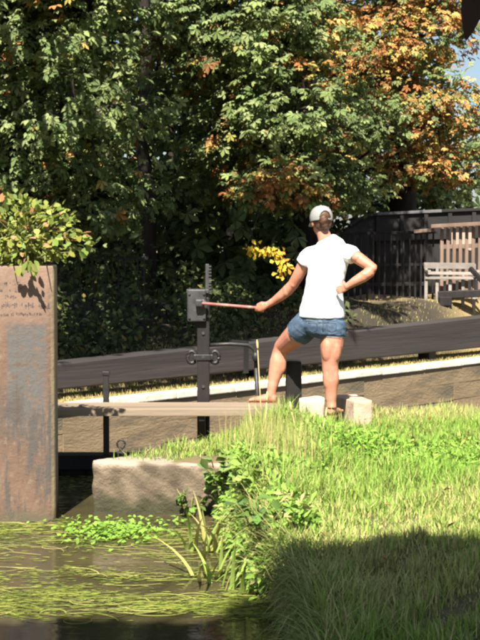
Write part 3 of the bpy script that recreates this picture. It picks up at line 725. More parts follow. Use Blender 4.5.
# T-shirt
def wrinkle(me, amp, fs, seed, lo=None):
    n = len(me.vertices); co = np.empty(n * 3, np.float32); me.vertices.foreach_get('co', co); co = co.reshape(-1, 3)
    no = np.empty(n * 3, np.float32); me.vertices.foreach_get('normal', no); no = no.reshape(-1, 3)
    rg = np.random.default_rng(seed); d = np.zeros(n)
    for k in range(7):
        kx, kz = rg.uniform(.4, 1.0) * fs * rg.choice((-1, 1)), rg.uniform(.6, 1.5) * fs
        wv = np.sin(co[:, 0] * kx + co[:, 2] * kz + co[:, 1] * fs * .3 + rg.uniform(0, 6)); env = 0.5 + 0.5 * np.sin(co[:, 0] * rg.uniform(6, 14) + co[:, 2] * rg.uniform(6, 14) + rg.uniform(0, 6))
        d += np.maximum(wv, -0.2) ** 3 * env
    co = co + no * (d * amp)[:, None]; me.vertices.foreach_set('co', co.ravel()); me.update()
bm = bmesh.new()
lim(bm, [(322, 317.5, D0, .190, .142), (322.2, 312, D0, .189, .141), (323, 301, D0, .172, .128), (324.5, 288, D0, .157, .116), (326.5, 274, D0, .155, .116), (328.3, 262, D0, .166, .114),
         (328.8, 254, D0, .168, .104), (328.6, 248.5, D0, .156, .088), (328, 244.3, D0, .135, .078), (326.5, 240.6, D0, .092, .069), (325.5, 238.8, D0, .070, .064)], 24)
lim(bm, [(318, 252, 11.40, .058), (311.5, 254.5, 11.405, .068), (307, 258.5, 11.415, .072), (304.2, 263.5, 11.43, .071)])
lim(bm, [(339, 251, 11.395, .058), (346, 252.5, 11.38, .066), (352, 255, 11.35, .067), (354.5, 257, 11.335, .064)])
me = fuse(bm, 'shirt', 0.008, 3); wrinkle(me, 0.0036, 27, 5); wpart('t_shirt', me, M['shirt'])

# denim shorts
bm = bmesh.new()
lim(bm, [(321, 336.5, D0 + .01, .09, .075), (322, 332, D0, .155, .115), (322.5, 326, D0, .178, .130), (322.5, 318, D0, .178, .130), (323.5, 306, D0, .168, .124)], 24)
lim(bm, [(313, 319, 11.40, .112, .122), (305.5, 326, 11.445, .113, .118), (299, 332.2, 11.505, .111, .115)])
lim(bm, [(333.5, 321, 11.40, .10, .118), (333, 328, 11.395, .106, .114), (332.4, 335.8, 11.39, .107, .112)])
blob(bm, at(316, 325, 11.335), (.085, .06, .065)); blob(bm, at(330, 325.5, 11.33), (.085, .06, .065))
me = fuse(bm, 'shorts', 0.008, 2); wrinkle(me, 0.0035, 48, 8); sh = wpart('denim_shorts', me, M['denim'])
rs = random.Random(5)
for (rows, name) in ((((299, 332.2, 11.505), (298.2, 333.0, 11.512), .111), 'frayed_hem'), (((332.4, 335.6, 11.39), (332.35, 336.6, 11.39), .106), 'frayed_hem')):
    bm = bmesh.new(); a, b, r = rows; loft(bm, [(at(*a), r, r * 1.04), (at(*b), r - .002, (r - .002) * 1.04)], 28, side=Sd, cap=False); wpart(name, to_mesh(bm, name, True), M['frayed'], sh)

# stitched seams and pockets, laid on the cloth surface
from mathutils.bvhtree import BVHTree
tv_ = [v.co + Vector(wm.location) for v in sh.data.vertices]; bvh = BVHTree.FromPolygons(tv_, [tuple(p.vertices) for p in sh.data.polygons])
def seam(pix, r, name):
    pts = []
    for (xa, ya), (xb, yb) in zip(pix[:-1], pix[1:]):
        for q in range(5):
            t_ = at(xa + (xb - xa) * q / 5, ya + (yb - ya) * q / 5, 11.5); d_ = (t_ - Vector((0, 0, CAMZ))).normalized(); hit = bvh.ray_cast(Vector((0, 0, CAMZ)), d_, 20)
            if hit[0] is not None: pts.append(hit[0] - d_ * .0006)
    if len(pts) > 2:
        bm = bmesh.new(); tube(bm, pts, r, 6); wpart(name, to_mesh(bm, name, True), M['stitch'], sh)
M['stitch'] = mat('stitch', (.035, .05, .075), (.06, .075, .10), 60, .9)
seam([(323, 317.5), (323, 335)], .0028, 'back_seam'); seam([(303, 320.5), (323, 323), (341, 320)], .0022, 'yoke_seam')
for x_ in (308, 327): seam([(x_, 323), (x_ + 9, 323.4), (x_ + 9, 330), (x_ + 4.5, 332), (x_, 330), (x_, 323)], .0024, 'pocket')
seam([(294, 327), (302, 333), (312, 337)], .0022, 'hem_seam'); seam([(322, 334), (332, 334.4), (343, 332)], .0022, 'hem_seam')
# hair and cap
bm = bmesh.new()
blob(bm, HC + Vector((0, 0, .014)) - Fw * .010, (.079, .092, .094), rot)
blob(bm, HC - Fw * .045 + Vector((0, 0, -.045)), (.062, .048, .042), rot)
blob(bm, at(323.8, 220.3, D0 - .075), (.036, .034, .048), rot); blob(bm, at(324.4, 225, D0 - .07), (.028, .03, .034), rot)
me = fuse(bm, 'hair', .006, 2); wrinkle(me, .002, 130, 2)
import_v = np.empty(len(me.vertices) * 3, np.float32); me.vertices.foreach_get('co', import_v)
hb = bmesh.new(); hb.from_mesh(me)
dele = [v for v in hb.verts if (v.co - HC).dot(Fw) > .045 and v.co.z < HC.z + .05 or (v.co.z < HC.z - .03 and (v.co - HC).dot(Fw) > 0.0)]
bmesh.ops.delete(hb, geom=dele, context='VERTS'); hb.to_mesh(me); hb.free(); wpart('hair', me, M['hair'])
bm = bmesh.new(); cc = HC + Vector((0, 0, .020)); nu, nv = 108, 44; grid = []
tilt = Matrix.Rotation(R(-6), 3, Sd)
for j in range(nv + 1):
    el = R(-16 + 106 * j / nv); row = []
    for i in range(nu):
        a = 2 * math.pi * i / nu
        # a = 0 straight back
        v = (-Fw * math.cos(a) * .108 + Sd * math.sin(a) * .0925) * math.cos(el) ** 0.8 + Vector((0, 0, .100 * math.sin(el)))
        row.append(bm.verts.new(cc + tilt @ v))
    grid.append(row)
for j in range(nv):
    for i in range(nu):
        aa = ((i + .5) / nu * 360 + 180) % 360 - 180; el = -16 + 106 * (j + .5) / nv
        if (aa / 33) ** 2 + ((el + 8) / 38) ** 2 < 1 and el > -9.5: continue
        bm.faces.new((grid[j][i], grid[j][(i + 1) % nu], grid[j + 1][(i + 1) % nu], grid[j + 1][i]))
bmesh.ops.remove_doubles(bm, verts=bm.verts[:], dist=.0008)
me = to_mesh(bm, 'cap', True); ob = bpy.data.objects.new('t', me); COL.objects.link(ob); md = ob.modifiers.new('s', 'SOLIDIFY'); md.thickness = .004
dg = bpy.context.evaluated_depsgraph_get(); me2 = bpy.data.meshes.new_from_object(ob.evaluated_get(dg)); bpy.data.objects.remove(ob)
me2.polygons.foreach_set('use_smooth', [True] * len(me2.polygons)); cp = wpart('cap', me2, M['cap_cloth'])
bm = bmesh.new(); rows = []
for j in range(5):
    rr = .10 + .018 * j; row = []
    for i in range(13):
        a = R(-52 + 104 * i / 12); v = Fw * (math.cos(a) * (.104 + .017 * j)) + Sd * (math.sin(a) * .094) + Vector((0, 0, -.024 - .006 * j - .010 * (math.sin(a)) ** 2))
        row.append(bm.verts.new(cc + tilt @ v))
    rows.append(row)
for j in range(4):
    for i in range(12): bm.faces.new((rows[j][i], rows[j][i + 1], rows[j + 1][i + 1], rows[j + 1][i]))
me = to_mesh(bm, 'bill', True); ob = bpy.data.objects.new('t', me); COL.objects.link(ob); md = ob.modifiers.new('s', 'SOLIDIFY'); md.thickness = .005
dg = bpy.context.evaluated_depsgraph_get(); me2 = bpy.data.meshes.new_from_object(ob.evaluated_get(dg)); bpy.data.objects.remove(ob); wpart('bill', me2, M['cap_cloth'], cp)
bm = bmesh.new(); blob(bm, cc + tilt @ Vector((0, 0, .101)), (.009, .009, .005), None, 2); wpart('button', to_mesh(bm, 'button', True), M['cap_cloth'], cp)
# sandals
for hh, dd in ((h, fl), (hr_, fr)):
    sdv = Vector((-dd.y, dd.x, 0)); bm = bmesh.new()
    c = hh + Vector((0, 0, -.043)); lp = []
    for z_ in (-.010, .008):
        lp.append([bm.verts.new(c + dd * (.09 + .135 * math.cos(a)) + sdv * (math.sin(a) * (.043 if math.cos(a) > 0 else .036)) + Vector((0, 0, z_))) for a in np.linspace(0, 2 * math.pi, 20, endpoint=False)])
    bm.faces.new(lp[0][::-1]); bm.faces.new(lp[1])
    for k in range(20): bm.faces.new((lp[0][k], lp[0][(k + 1) % 20], lp[1][(k + 1) % 20], lp[1][k]))
    sn = wpart('sandal', to_mesh(bm, 'sandal'), M['sandal'])
    for q, rr in ((.135, .046), (.03, .044)):
        bm = bmesh.new(); cq = hh + dd * q + Vector((0, 0, -.022)); pts = [cq + sdv * (rr * math.cos(a)) + Vector((0, 0, (.036 if q > .1 else .066) * math.sin(a))) for a in np.linspace(0, math.pi, 11)]
        loft(bm, [(p, .003, .011) for p in pts], 8, side=Vector((0, 0, 1))); wpart('strap', to_mesh(bm, 'strap', True), M['sandal'], sn)
#@@PART3
# ------------------------------------------------------------------ vegetation builders (numpy)
def leaflet(L=1.0, W=0.34, fold=0.10, droop=0.12):
    """six vertex leaflet along +Y, two folded quads"""
    V = np.array([(0, 0, 0), (-W * .30, .40 * L, fold * .6), (-W * .5, .68 * L, fold - droop * .4), (0, L, -droop), (W * .5, .68 * L, fold - droop * .4), (W * .30, .40 * L, fold * .6)], float)
    return V, np.array([(0, 1, 2, 3), (0, 3, 4, 5)])
def palmate(n=5, spread=104, W=0.50, droop=.28):
    VV, FF = [], []; k0 = 0
    for i in range(n):
        a = R(-spread + 2 * spread * i / (n - 1)); Lr = 1 - 0.32 * abs(i - (n - 1) / 2) / ((n - 1) / 2)
        v, f = leaflet(1, W, .08, droop); v = v * Lr
        c, s = math.cos(a), math.sin(a); v = np.stack([v[:, 0] * c + v[:, 1] * s, -v[:, 0] * s + v[:, 1] * c, v[:, 2]], -1)
        VV.append(v); FF.append(f + k0); k0 += len(v)
    return np.concatenate(VV), np.concatenate(FF)
def frames(d, n):
    d = d / np.maximum(np.linalg.norm(d, axis=1, keepdims=True), 1e-6)
    n = n - d * (n * d).sum(1, keepdims=True); n = n / np.maximum(np.linalg.norm(n, axis=1, keepdims=True), 1e-6)
    x = np.cross(d, n); return np.stack([x, d, n], -1)         # columns
def scatter(name, tmpl, pos, rot, scale, col, m, parent=None, smooth=False, tip=None):
    tv, tf = tmpl; n, k = len(pos), len(tv)
    V = np.einsum('nij,kj->nki', rot, tv) * scale[:, None, None] + pos[:, None, :]
    Fq = (tf[None] + (np.arange(n) * k)[:, None, None]).reshape(-1, tf.shape[1])
    c = np.repeat(col, k, axis=0)
    return link(name, np_mesh(name, V.reshape(-1, 3), Fq, smooth, c), m, parent)
def unit(n): v = RNG.normal(size=(n, 3)); return v / np.linalg.norm(v, axis=1, keepdims=True)
def project(P):
    P = np.asarray(P); y = P[:, 1]; zc = P[:, 2] - CAMZ
    cy = y * math.cos(PITCH) - zc * math.sin(PITCH); up = zc * math.cos(PITCH) + y * math.sin(PITCH)
    return CX + F * P[:, 0] / cy, CY - F * up / cy

def lowfreq(X, Y, seed, f=1.3):
    r = np.random.default_rng(seed); o = np.zeros_like(X)
    for k in range(6): o += np.sin(X * r.uniform(-1, 1) * f * 3 + Y * r.uniform(-1, 1) * f * 3 + r.uniform(0, 6))
    return o / 3
GREEN = np.array([(.18, .228, .075), (.145, .195, .065), (.23, .265, .105), (.105, .148, .05)])
ORANGE = np.array([(.42, .20, .055), (.34, .14, .04), (.46, .29, .09), (.26, .12, .045), (.42, .26, .08)])
YELLOW = np.array([(.40, .34, .08), (.30, .28, .07)])
PALM = palmate()

def crown(lobes, n_clump, per, clump_r, size, autumn, up=.55, surf=.72):
    """lobes: (cx,cy,cz,rx,ry,rz[,weight]); autumn(x,y,z)->probability"""
    L = np.array([l[:6] for l in lobes], float); wgt = np.array([(l[3] * l[4] * l[5]) ** .67 * (l[6] if len(l) > 6 else 1) for l in lobes]); wgt /= wgt.sum()
    k = RNG.choice(len(L), n_clump, p=wgt); u = unit(n_clump); rad = np.where(RNG.random(n_clump) < surf, RNG.uniform(.82, 1.05, n_clump), RNG.uniform(.3, .85, n_clump))
    u[:, 2] *= np.where(u[:, 2] < -0.6, .6, 1)
    C = L[k, :3] + u * L[k, 3:] * rad[:, None]
    pa = autumn(C); isa = RNG.random(n_clump) < pa; tone = RNG.uniform(.72, 1.28, n_clump)
    kk = np.repeat(np.arange(n_clump), per); n = len(kk)
    off = unit(n) * clump_r * RNG.uniform(.35, 1.0, n)[:, None] * np.array([1.15, 1.15, .6])
    P = C[kk] + off
    out = u[kk] * .6 + off / clump_r * .8
    d = out + RNG.normal(0, .35, (n, 3)); d[:, 2] -= .45
    nn = np.array([0, 0, up]) + u[kk] * .55 + np.array(TO_SUN) * .5 + RNG.normal(0, .36, (n, 3))
    g = GREEN[RNG.integers(0, len(GREEN), n)]; a = ORANGE[RNG.integers(0, len(ORANGE), n)]; yv = YELLOW[RNG.integers(0, 2, n)]
    mixp = np.where(isa[kk], .85, .012); pick = RNG.random(n) < mixp
    col = np.where(pick[:, None], a, g); yel = (RNG.random(n) < np.where(isa[kk], .16, .018)); col = np.where(yel[:, None], yv, col)
    col = col * tone[kk][:, None] * RNG.uniform(.8, 1.2, n)[:, None]
    return P, frames(d, nn), size * RNG.uniform(.5, 1.25, n), col, C
LEAF_MESH = {}
def leaf_mesh(tmpl_name, tmpl, c, key):
    if (tmpl_name, key) not in LEAF_MESH:
        me = np_mesh('leaf', tmpl[0], tmpl[1], False, np.repeat(np.array([c]), len(tmpl[0]), 0)); me.materials.append(M['leaf']); LEAF_MESH[(tmpl_name, key)] = me
    return LEAF_MESH[(tmpl_name, key)]
def leaf_parts(root, tname, tmpl, P, Rm, Sc, col, idx):
    for i in idx:
        q = tuple(np.round(col[i] / .035).astype(int)); me = leaf_mesh(tname, tmpl, np.array(q) * .035 + .004, q)
        o = bpy.data.objects.new('leaf', me); COL.objects.link(o); o.parent = root
        m4 = Matrix.Identity(4)
        for a in range(3):
            for b in range(3): m4[a][b] = float(Rm[i, a, b] * Sc[i])
            m4[a][3] = float(P[i, a] - root.location[a])
        o.matrix_local = m4
def wander(a, b, n, amp, sag=0.0):
    a, b = Vector(a), Vector(b); pts = []
    for k in range(n + 1):
        f = k / n; p = a.lerp(b, f); e = math.sin(math.pi * f)
        pts.append(p + Vector((random.gauss(0, amp), random.gauss(0, amp), random.gauss(0, amp * .6))) * (1 if 0 < k < n else 0) + Vector((0, 0, -sag * e)))
    return pts
def tree(name, label, base, top, r0, lobes, n_clump, per, clump_r, size, autumn, n_parts=150, keep=None, limbs=None, up=.55, surf=.72):
    root = empty(name, base); tag(root, label, 'tree')
    bm = bmesh.new(); base = Vector(base); top = Vector(top)
    pts = wander((0, 0, -.3), top - base, 8, .06); tube(bm, pts, [r0 * (1.35 if k == 0 else 1) * (1 - .6 * k / 8) for k in range(9)], 12)
    link('trunk', to_mesh(bm, 'trunk', True), M['bark'], root)
    P, Rm, Sc, col, C = crown(lobes, n_clump, per, clump_r, size, autumn, up, surf)
    for l in lobes:
        f = min(max((l[2] - base.z) / max(top.z - base.z, .1) * .75, .25), .95); k = f * 8; i = int(k); s = pts[i].lerp(pts[min(i + 1, 8)], k - i)
        e = Vector(l[:3]) - base; bm = bmesh.new(); n = 6; w_ = wander(s, e, n, .10); rr = r0 * .32
        tube(bm, w_, [rr * (1 - .75 * q / n) for q in range(n + 1)], 8)
        for q in range(9):
            u = Vector(unit(1)[0]); e2 = e + Vector((u.x * l[3], u.y * l[4], u.z * l[5])) * .92; s2 = w_[random.randint(3, n)]
            tube(bm, wander(s2, e2, 4, .06), [rr * .28, rr * .22, rr * .16, rr * .11, rr * .05], 5)
        link('limb', to_mesh(bm, 'limb', True), M['bark'], root)
    if keep is not None:
        kp = keep(P); P, Rm, Sc, col = P[kp], Rm[kp], Sc[kp], col[kp]
    px, py = project(P); inf = (px > 4) & (px < 476) & (py > 4) & (py < 330) & (P[:, 1] > 1)
    sel = np.where(inf)[0]; sel = sel[np.argsort(P[sel, 1])][:n_parts * 5]; sel = RNG.permutation(sel)[:n_parts] if len(sel) else sel
    rest = np.setdiff1d(np.arange(len(P)), sel)
    if n_parts: leaf_parts(root, 'palm', PALM, P, Rm, Sc, col, sel)
    o = scatter('crown', PALM, P[rest] - np.array(base), Rm[rest], Sc[rest], col[rest], M['leaf'], root); o['kind'] = 'stuff'
    return root
def region(*specs):
    """autumn probability from ellipses in photo coordinates (x,y,rx,ry,p) on a base"""
    def f(C):
        px, py = project(C); p = np.full(len(C), specs[0])
        for (x, y, rx, ry, q) in specs[1:]:
            p = np.maximum(p, q * np.exp(-(((px - x) / rx) ** 2 + ((py - y) / ry) ** 2)))
        return p
    return f
def LB(x, y, D, rx, ry, rz, wt=1.0): p = at(x, y, D); return (p.x, p.y, p.z, rx, ry, rz, wt)

# left chestnut
tree('chestnut_tree', 'large green chestnut tree overhanging above the rusty pile', (-3.3, 20.6, .5), (-3.0, 20.4, 9.5), .34,
     [LB(20, 30, 18.2, 1.3, 1.0, 1.0), LB(85, 110, 17.6, .95, .8, .85), LB(20, 150, 18.0, 1.0, .8, .9), LB(110, 195, 18.2, .75, .7, .6), LB(60, 205, 18.6, .9, .7, .6),
      LB(95, 15, 18.6, 1.0, .9, .9), LB(40, -80, 18.6, 1.7, 1.3, 1.3), LB(-60, 60, 18.4, 1.3, 1.0, 1.4), LB(60, -200, 19.5, 2.0, 1.8, 1.6), LB(-90, 200, 18.6, 1.2, 1, 1.0),
      LB(150, -150, 19.5, 1.4, 1.2, 1.0), LB(150, -300, 19.5, 2.2, 1.5, 1.5), *[(*far(q, -.95, 6.6 + .2 * math.sin(q * 2)), .95, .95, .5, 1.5) for q in np.arange(-5.5, 2.8, .7)], (*far(4.6, -1.1, 6.7), .7, .7, .3, .5)],  # high lobes above the view, added to shade the wood gap and far bank
     2300, 12, .28, .116, region(.012, (60, 10, 22, 14, .35), (105, 148, 20, 10, .4)), 170)
# centre chestnut
tree('chestnut_tree', 'green chestnut tree with rusty leaf patches directly behind the person', (1.3, 26.6, .6), (0.9, 23.6, 10), .30,
     [LB(255, 30, 20.0, 1.2, 1.0, 1.0), LB(200, 60, 20.8, .9, .8, .9), LB(300, 110, 19.6, .85, .8, .8), LB(240, 140, 20.6, .9, .8, .8), LB(285, 175, 20.2, .75, .7, .55), LB(338, 190, 20.6, .6, .6, .45),
      LB(305, 20, 20.6, .75, .8, .8), LB(220, -70, 20.5, 1.6, 1.3, 1.1), LB(330, -80, 21, 1.5, 1.3, 1.1), LB(215, 175, 21.4, .7, .7, .6), LB(283, 178, 19.3, .5, .4, .28, 2.2), LB(258, 192, 19.2, .3, .3, .2, 2), LB(300, 195, 19.5, .35, .3, .2, 2), LB(260, -200, 21, 2.0, 1.6, 1.4), LB(378, 128, 21.2, .4, .45, .4, .7)],
     1300, 12, .28, .116, region(.015, (280, 184, 36, 20, 1.0), (245, 155, 18, 20, .5), (310, 75, 22, 28, .5), (160, 80, 25, 45, .7), (350, 45, 30, 40, .6)), 170)
# autumn chestnut, right
tree('chestnut_tree', 'tall chestnut tree turned orange and brown above the dark parapet', (3.3, 28.2, 1.2), (2.8, 27.6, 9.5), .32,
     [LB(400, 30, 26.0, 1.35, 1.1, 1.1), LB(430, 105, 25.6, 1.0, .9, .9), LB(370, 90, 26.2, 1.1, .9, .9), LB(400, 165, 25.8, .9, .8, .6), LB(340, 40, 26.8, 1.2, 1.0, 1.2), LB(436, 165, 26.2, .7, .7, .6),
      LB(380, -60, 26.8, 1.9, 1.5, 1.3), LB(440, -10, 26.2, .8, .8, .9), LB(330, 130, 27, 1.1, .9, 1.0), LB(400, -170, 27, 2.0, 1.6, 1.3)],
     1150, 14, .30, .10, region(.80), 200, surf=.62)
# lower green tree at right, far
tree('ash_tree', 'small pale green tree far behind the palings', (5.6, 34, 1.2), (5.4, 34, 5.0), .15,
     [LB(455, 175, 33, 1.1, 1.0, .7), LB(490, 150, 34, 1.2, 1.0, 1.0), LB(478, 110, 35, .5, .6, .6, .5), LB(540, 140, 34, 1.5, 1.2, 1.6), LB(420, 200, 32, 1.0, .8, .5)],
     260, 12, .32, .12, region(.05), 60)

# dark wood behind everything
n = 23000
P = np.stack([RNG.uniform(-11, 6.5, n), RNG.uniform(24.5, 33, n), .3 + 10 * RNG.random(n) ** 1.4], -1)
px, py = project(P); kp = (px < 462 - RNG.uniform(0, 14, n)) | (py > 205); kp &= ~((px > 300) & (P[:, 1] < 28.2)); P = P[kp]; n = len(P)
col = GREEN[RNG.integers(0, 4, n)] * RNG.uniform(.5, 1.0, n)[:, None]
o = scatter('woodland', PALM, P, frames(RNG.normal(size=(n, 3)) - np.array([0, 0, .5]), RNG.normal(size=(n, 3)) * .6 + np.array([0, -.3, .8])), RNG.uniform(.2, .34, n), col, M['leaf'])
tag(o, 'dark wood of leafy trees behind the lock', kind='stuff')
for k, (px_, D) in enumerate(((150, 24.5), (178, 26), (118, 25.5), (230, 26), (60, 24.5))):
    p = at(px_, 300, D); t = empty('woodland_tree', (p.x, D, ground_at(p.x, D))); tag(t, ['slim dark trunk in the gap between chestnuts', 'slim dark trunk deep in the wood left of paddle gear', 'slim dark trunk behind the shaded railing', 'slim dark trunk in shade behind the windlass', 'slim dark trunk behind the rusty pile'][k], 'tree')
    bm = bmesh.new(); pts = wander((0, 0, -.2), (random.uniform(-.4, .4), .2, 6.5), 7, .05); tube(bm, pts, [.15 * (1 - .07 * q) for q in range(8)], 9); link('trunk', to_mesh(bm, 'trunk', True), M['bark'], t)
    bm = bmesh.new()
    for q in range(5): a = pts[3 + q % 4]; tube(bm, wander(a, a + Vector((random.uniform(-1.2, 1.2), random.uniform(-.8, .8), random.uniform(.6, 1.5))), 4, .06), [.05, .04, .03, .02, .01], 6)
    link('limb', to_mesh(bm, 'limb', True), M['bark'], t)
# shaded undergrowth and ivy behind the beam
OV = leaflet(1, .62, .08, .12)
OVR = (np.array([(0, 0, 0), (-.22, .2, .05), (-.33, .5, .07), (-.2, .82, 0), (0, 1, -.1), (.2, .82, 0), (.33, .5, .07), (.22, .2, .05)], float), np.array([(0, 1, 2, 3), (0, 3, 4, 5), (0, 5, 6, 7)]))
n = 22000
sx_ = RNG.uniform(-4, 7.0, n); tx_ = 1.0 + np.abs(RNG.normal(0, 1.0, n)) + RNG.uniform(0, 1.6, n) * sst(sx_, 0, 3)
hmax = .12 + .5 * sst(tx_, 1.0, 1.7) * (0.5 + .5 * np.sin(sx_ * 1.9 + 1)) + .9 * sst(tx_, 1.6, 3.2); hmax *= 1 - .75 * sst(sx_, 4.8, 6.4)
dens = RNG.random(n) < np.clip(.45 + .6 * lowfreq(sx_, tx_, 31, 2.2), .08, 1)
sx_, tx_, hmax = sx_[dens], tx_[dens], hmax[dens]; n = len(sx_)
zz = far_z(sx_, tx_) + RNG.random(n) ** .8 * hmax
P = np.stack([C0.x + U.x * sx_ + Vv.x * tx_, C0.y + U.y * sx_ + Vv.y * tx_, zz], -1)
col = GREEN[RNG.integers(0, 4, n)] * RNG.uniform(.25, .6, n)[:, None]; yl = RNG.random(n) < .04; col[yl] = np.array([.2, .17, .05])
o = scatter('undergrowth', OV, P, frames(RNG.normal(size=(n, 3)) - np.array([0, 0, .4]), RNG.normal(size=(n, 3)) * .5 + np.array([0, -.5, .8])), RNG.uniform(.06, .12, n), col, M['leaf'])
tag(o, 'shaded ivy and undergrowth behind the far beam', kind='stuff')

# drooping branch with yellow leaves catching the sun
yb = empty('yellow_branch', at(247, 252, 17.4)); tag(yb, 'thin drooping branch with bright yellow leaves in dark gap', 'branch')
arc = [at(285, 185, 19.3), at(262, 205, 18.6), at(246, 248, 17.45), at(262, 248, 17.35), at(276, 252, 17.3), at(284, 262, 17.25), at(283, 272, 17.2)]
bm = bmesh.new(); tube(bm, [p - yb.location for p in arc], [.008, .007, .006, .005, .004, .004, .003], 6); link('twig', to_mesh(bm, 'twig', True), M['bark'], yb)
n = 130; f = RNG.uniform(2, 6, n); P = np.array([arc[int(q)].lerp(arc[min(int(q) + 1, 6)], q - int(q)) for q in f]) + RNG.normal(0, .035, (n, 3))
col = np.array([.70, .50, .05]) * RNG.uniform(.7, 1.15, n)[:, None]; col[RNG.random(n) < .25] = (.5, .24, .05)
d = RNG.normal(0, .5, (n, 3)) + np.array([0, -.2, -.7]); Rm = frames(d, RNG.normal(0, .3, (n, 3)) + np.array(TO_SUN)); leaf_parts(yb, 'ov', OV, P, Rm, RNG.uniform(.05, .09, n), col, range(n))

# ------------------------------------------------------------------ trees behind the camera: they shade the foreground
def behind(P):
    lim_ = 7.02 + .05 * np.sin(P[:, 0] * 7) + .05 * np.sin(P[:, 0] * 13 + P[:, 2] * 3) - .5 * (P[:, 0] + .11 * P[:, 2] < .1)
    tan = math.cos(SUN_EL) * math.cos(SUN_AZ) / math.sin(SUN_EL); gx = P[:, 0] + P[:, 2] * math.cos(SUN_EL) * math.sin(SUN_AZ) / math.sin(SUN_EL)
    return ((P[:, 1] + tan * (P[:, 2] - .42)) < lim_) & (P[:, 2] > 3.3) & ~((P[:, 1] > .3) & (np.abs(P[:, 0]) < .35 + .2 * P[:, 1]) & (P[:, 2] < 2.3 + .2 * P[:, 1] + .4))
tree('overhanging_tree', 'big shade tree standing behind the viewpoint out of view', (-5.2, -4.5, .4), (-4.6, -3.6, 10), .4,
     [(-2.2, .2, 7.4, 2.4, 2.2, 2.0), (-.3, .4, 6.4, 2.2, 2.0, 1.6), (-4.0, -1.4, 7.8, 2.4, 2.4, 2.4), (-1.2, -1.6, 9.2, 3, 2.4, 2.0), (.6, -1.2, 8.2, 2.4, 2.2, 1.8), (-2.6, 1.6, 5.2, 1.8, 1.2, 1.0)],
     1600, 10, .5, .30, region(.03), 0, behind, surf=.4)
bt = tree('overhanging_tree', 'shade tree at right of the viewpoint with one leaf dangling into view', (3.4, 1.2, .42), (3.0, 1.4, 7.5), .25,
     [(2.0, 1.8, 5.6, 1.7, 1.6, 1.4), (3.4, .4, 6.6, 1.8, 1.8, 1.6), (0.9, 1.4, 6.0, 1.5, 1.5, 1.3), (2.2, 3.0, 4.6, 1.2, 1.0, .7)],
     300, 10, .5, .28, region(.03), 0, behind, surf=.4)
a = at(474, -18, 5.0); b_ = Vector((2.2, 2.6, 4.6))
bm = bmesh.new(); tube(bm, [p - bt.location for p in ([Vector((2.9, 1.4, 4.8))] + [b_, Vector((1.5, 4.2, 4.0)), a + Vector((.12, -.1, .5)), a + Vector((.02, 0, .2)), a])], [.05, .035, .025, .012, .006, .004], 8)
link('limb', to_mesh(bm, 'limb', True), M['bark'], bt)
def hang(tip, base, wd, par, name='hanging_leaf'):
    bm = bmesh.new(); d = tip - base; sdv = Vector((1, .25, 0)).normalized(); nrm = d.cross(sdv).normalized(); rows = []
    for k in range(9):
        f = k / 8; w_ = wd * (math.sin(math.pi * min(f ** .75, 1)) ** .8 + .02); c = base + d * f + nrm * (.012 * math.sin(3 * f))
        rows.append([bm.verts.new(c + sdv * (w_ * q) + nrm * (abs(q) * .25 * w_)) for q in (-.5, -.25, 0, .25, .5)])
    for r1, r2 in zip(rows[:-1], rows[1:]):
        for k in range(4): bm.faces.new((r1[k], r1[k + 1], r2[k + 1], r2[k]))
    me = to_mesh(bm, name, True); me.transform(Matrix.Translation(-Vector(par.location)))
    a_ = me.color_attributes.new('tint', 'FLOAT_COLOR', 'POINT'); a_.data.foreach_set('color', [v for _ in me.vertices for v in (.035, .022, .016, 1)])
    return link(name, me, M['leaf'], par)
hang(at(466, 41, 5.0), at(473, -20, 5.0), .085, bt, 'leaf'); hang(at(481, 22, 5.03), at(479, -22, 5.0), .07, bt, 'leaf')

# ------------------------------------------------------------------ grass
BLV = np.array([(-.5, 0, 0), (.5, 0, 0), (-.42, .06, .5), (.42, .06, .5), (0, .22, 1.0)]); BLF = np.array([(0, 1, 3), (0, 3, 2), (2, 3, 4)])
def blades(name, pos, hgt, wid, bend, col, m, parent=None):
    n = len(pos); a = RNG.uniform(0, 2 * math.pi, n); c, s = np.cos(a), np.sin(a); V = np.empty((n, 5, 3))
    lx, ly = BLV[None, :, 0] * wid[:, None], BLV[None, :, 1] * (bend * hgt)[:, None] * 4
    V[..., 0] = lx * c[:, None] - ly * s[:, None]; V[..., 1] = lx * s[:, None] + ly * c[:, None]; V[..., 2] = BLV[None, :, 2] * hgt[:, None] * (1 - .25 * np.minimum(bend, 1))[:, None]
    V += pos[:, None, :]; Fq = (BLF[None] + (np.arange(n) * 5)[:, None, None]).reshape(-1, 3)
    return link(name, np_mesh(name, V.reshape(-1, 3), Fq, False, np.repeat(col, 5, 0)), m, parent)
LUSH = np.array([.185, .32, .045]); DRY = np.array([.42, .39, .15]); OLV = np.array([.27, .345, .075])
n = 150000
Y = np.concatenate([RNG.uniform(4.3, 13.8, n), RNG.uniform(6.0, 12.2, 40000)]); X = np.concatenate([RNG.uniform(-1.2, 3.2, n), RNG.uniform(-.2, 2.2, 40000)]); n = len(X)
el = edge_left(Y); kp = (X > el + RNG.uniform(-.03, .12, n)) & (X < .23 * Y + .5) & ~((Y > 11.86) & (X < NL.x + .2 + (Y - NL.y) * U.x / U.y)) & ~((Y > 11.2) & (X < .36))
kp &= ~((Y < 10.4) & (Y > 9.9) & (X < -.1) & (RNG.random(n) < .6)) & ~((Y < 10.2) & (Y > 9.95) & (X < -.05))
X, Y = X[kp], Y[kp]; n = len(X); Z = hz(X, Y) - .01
px, py = project(np.stack([X, Y, Z], -1))
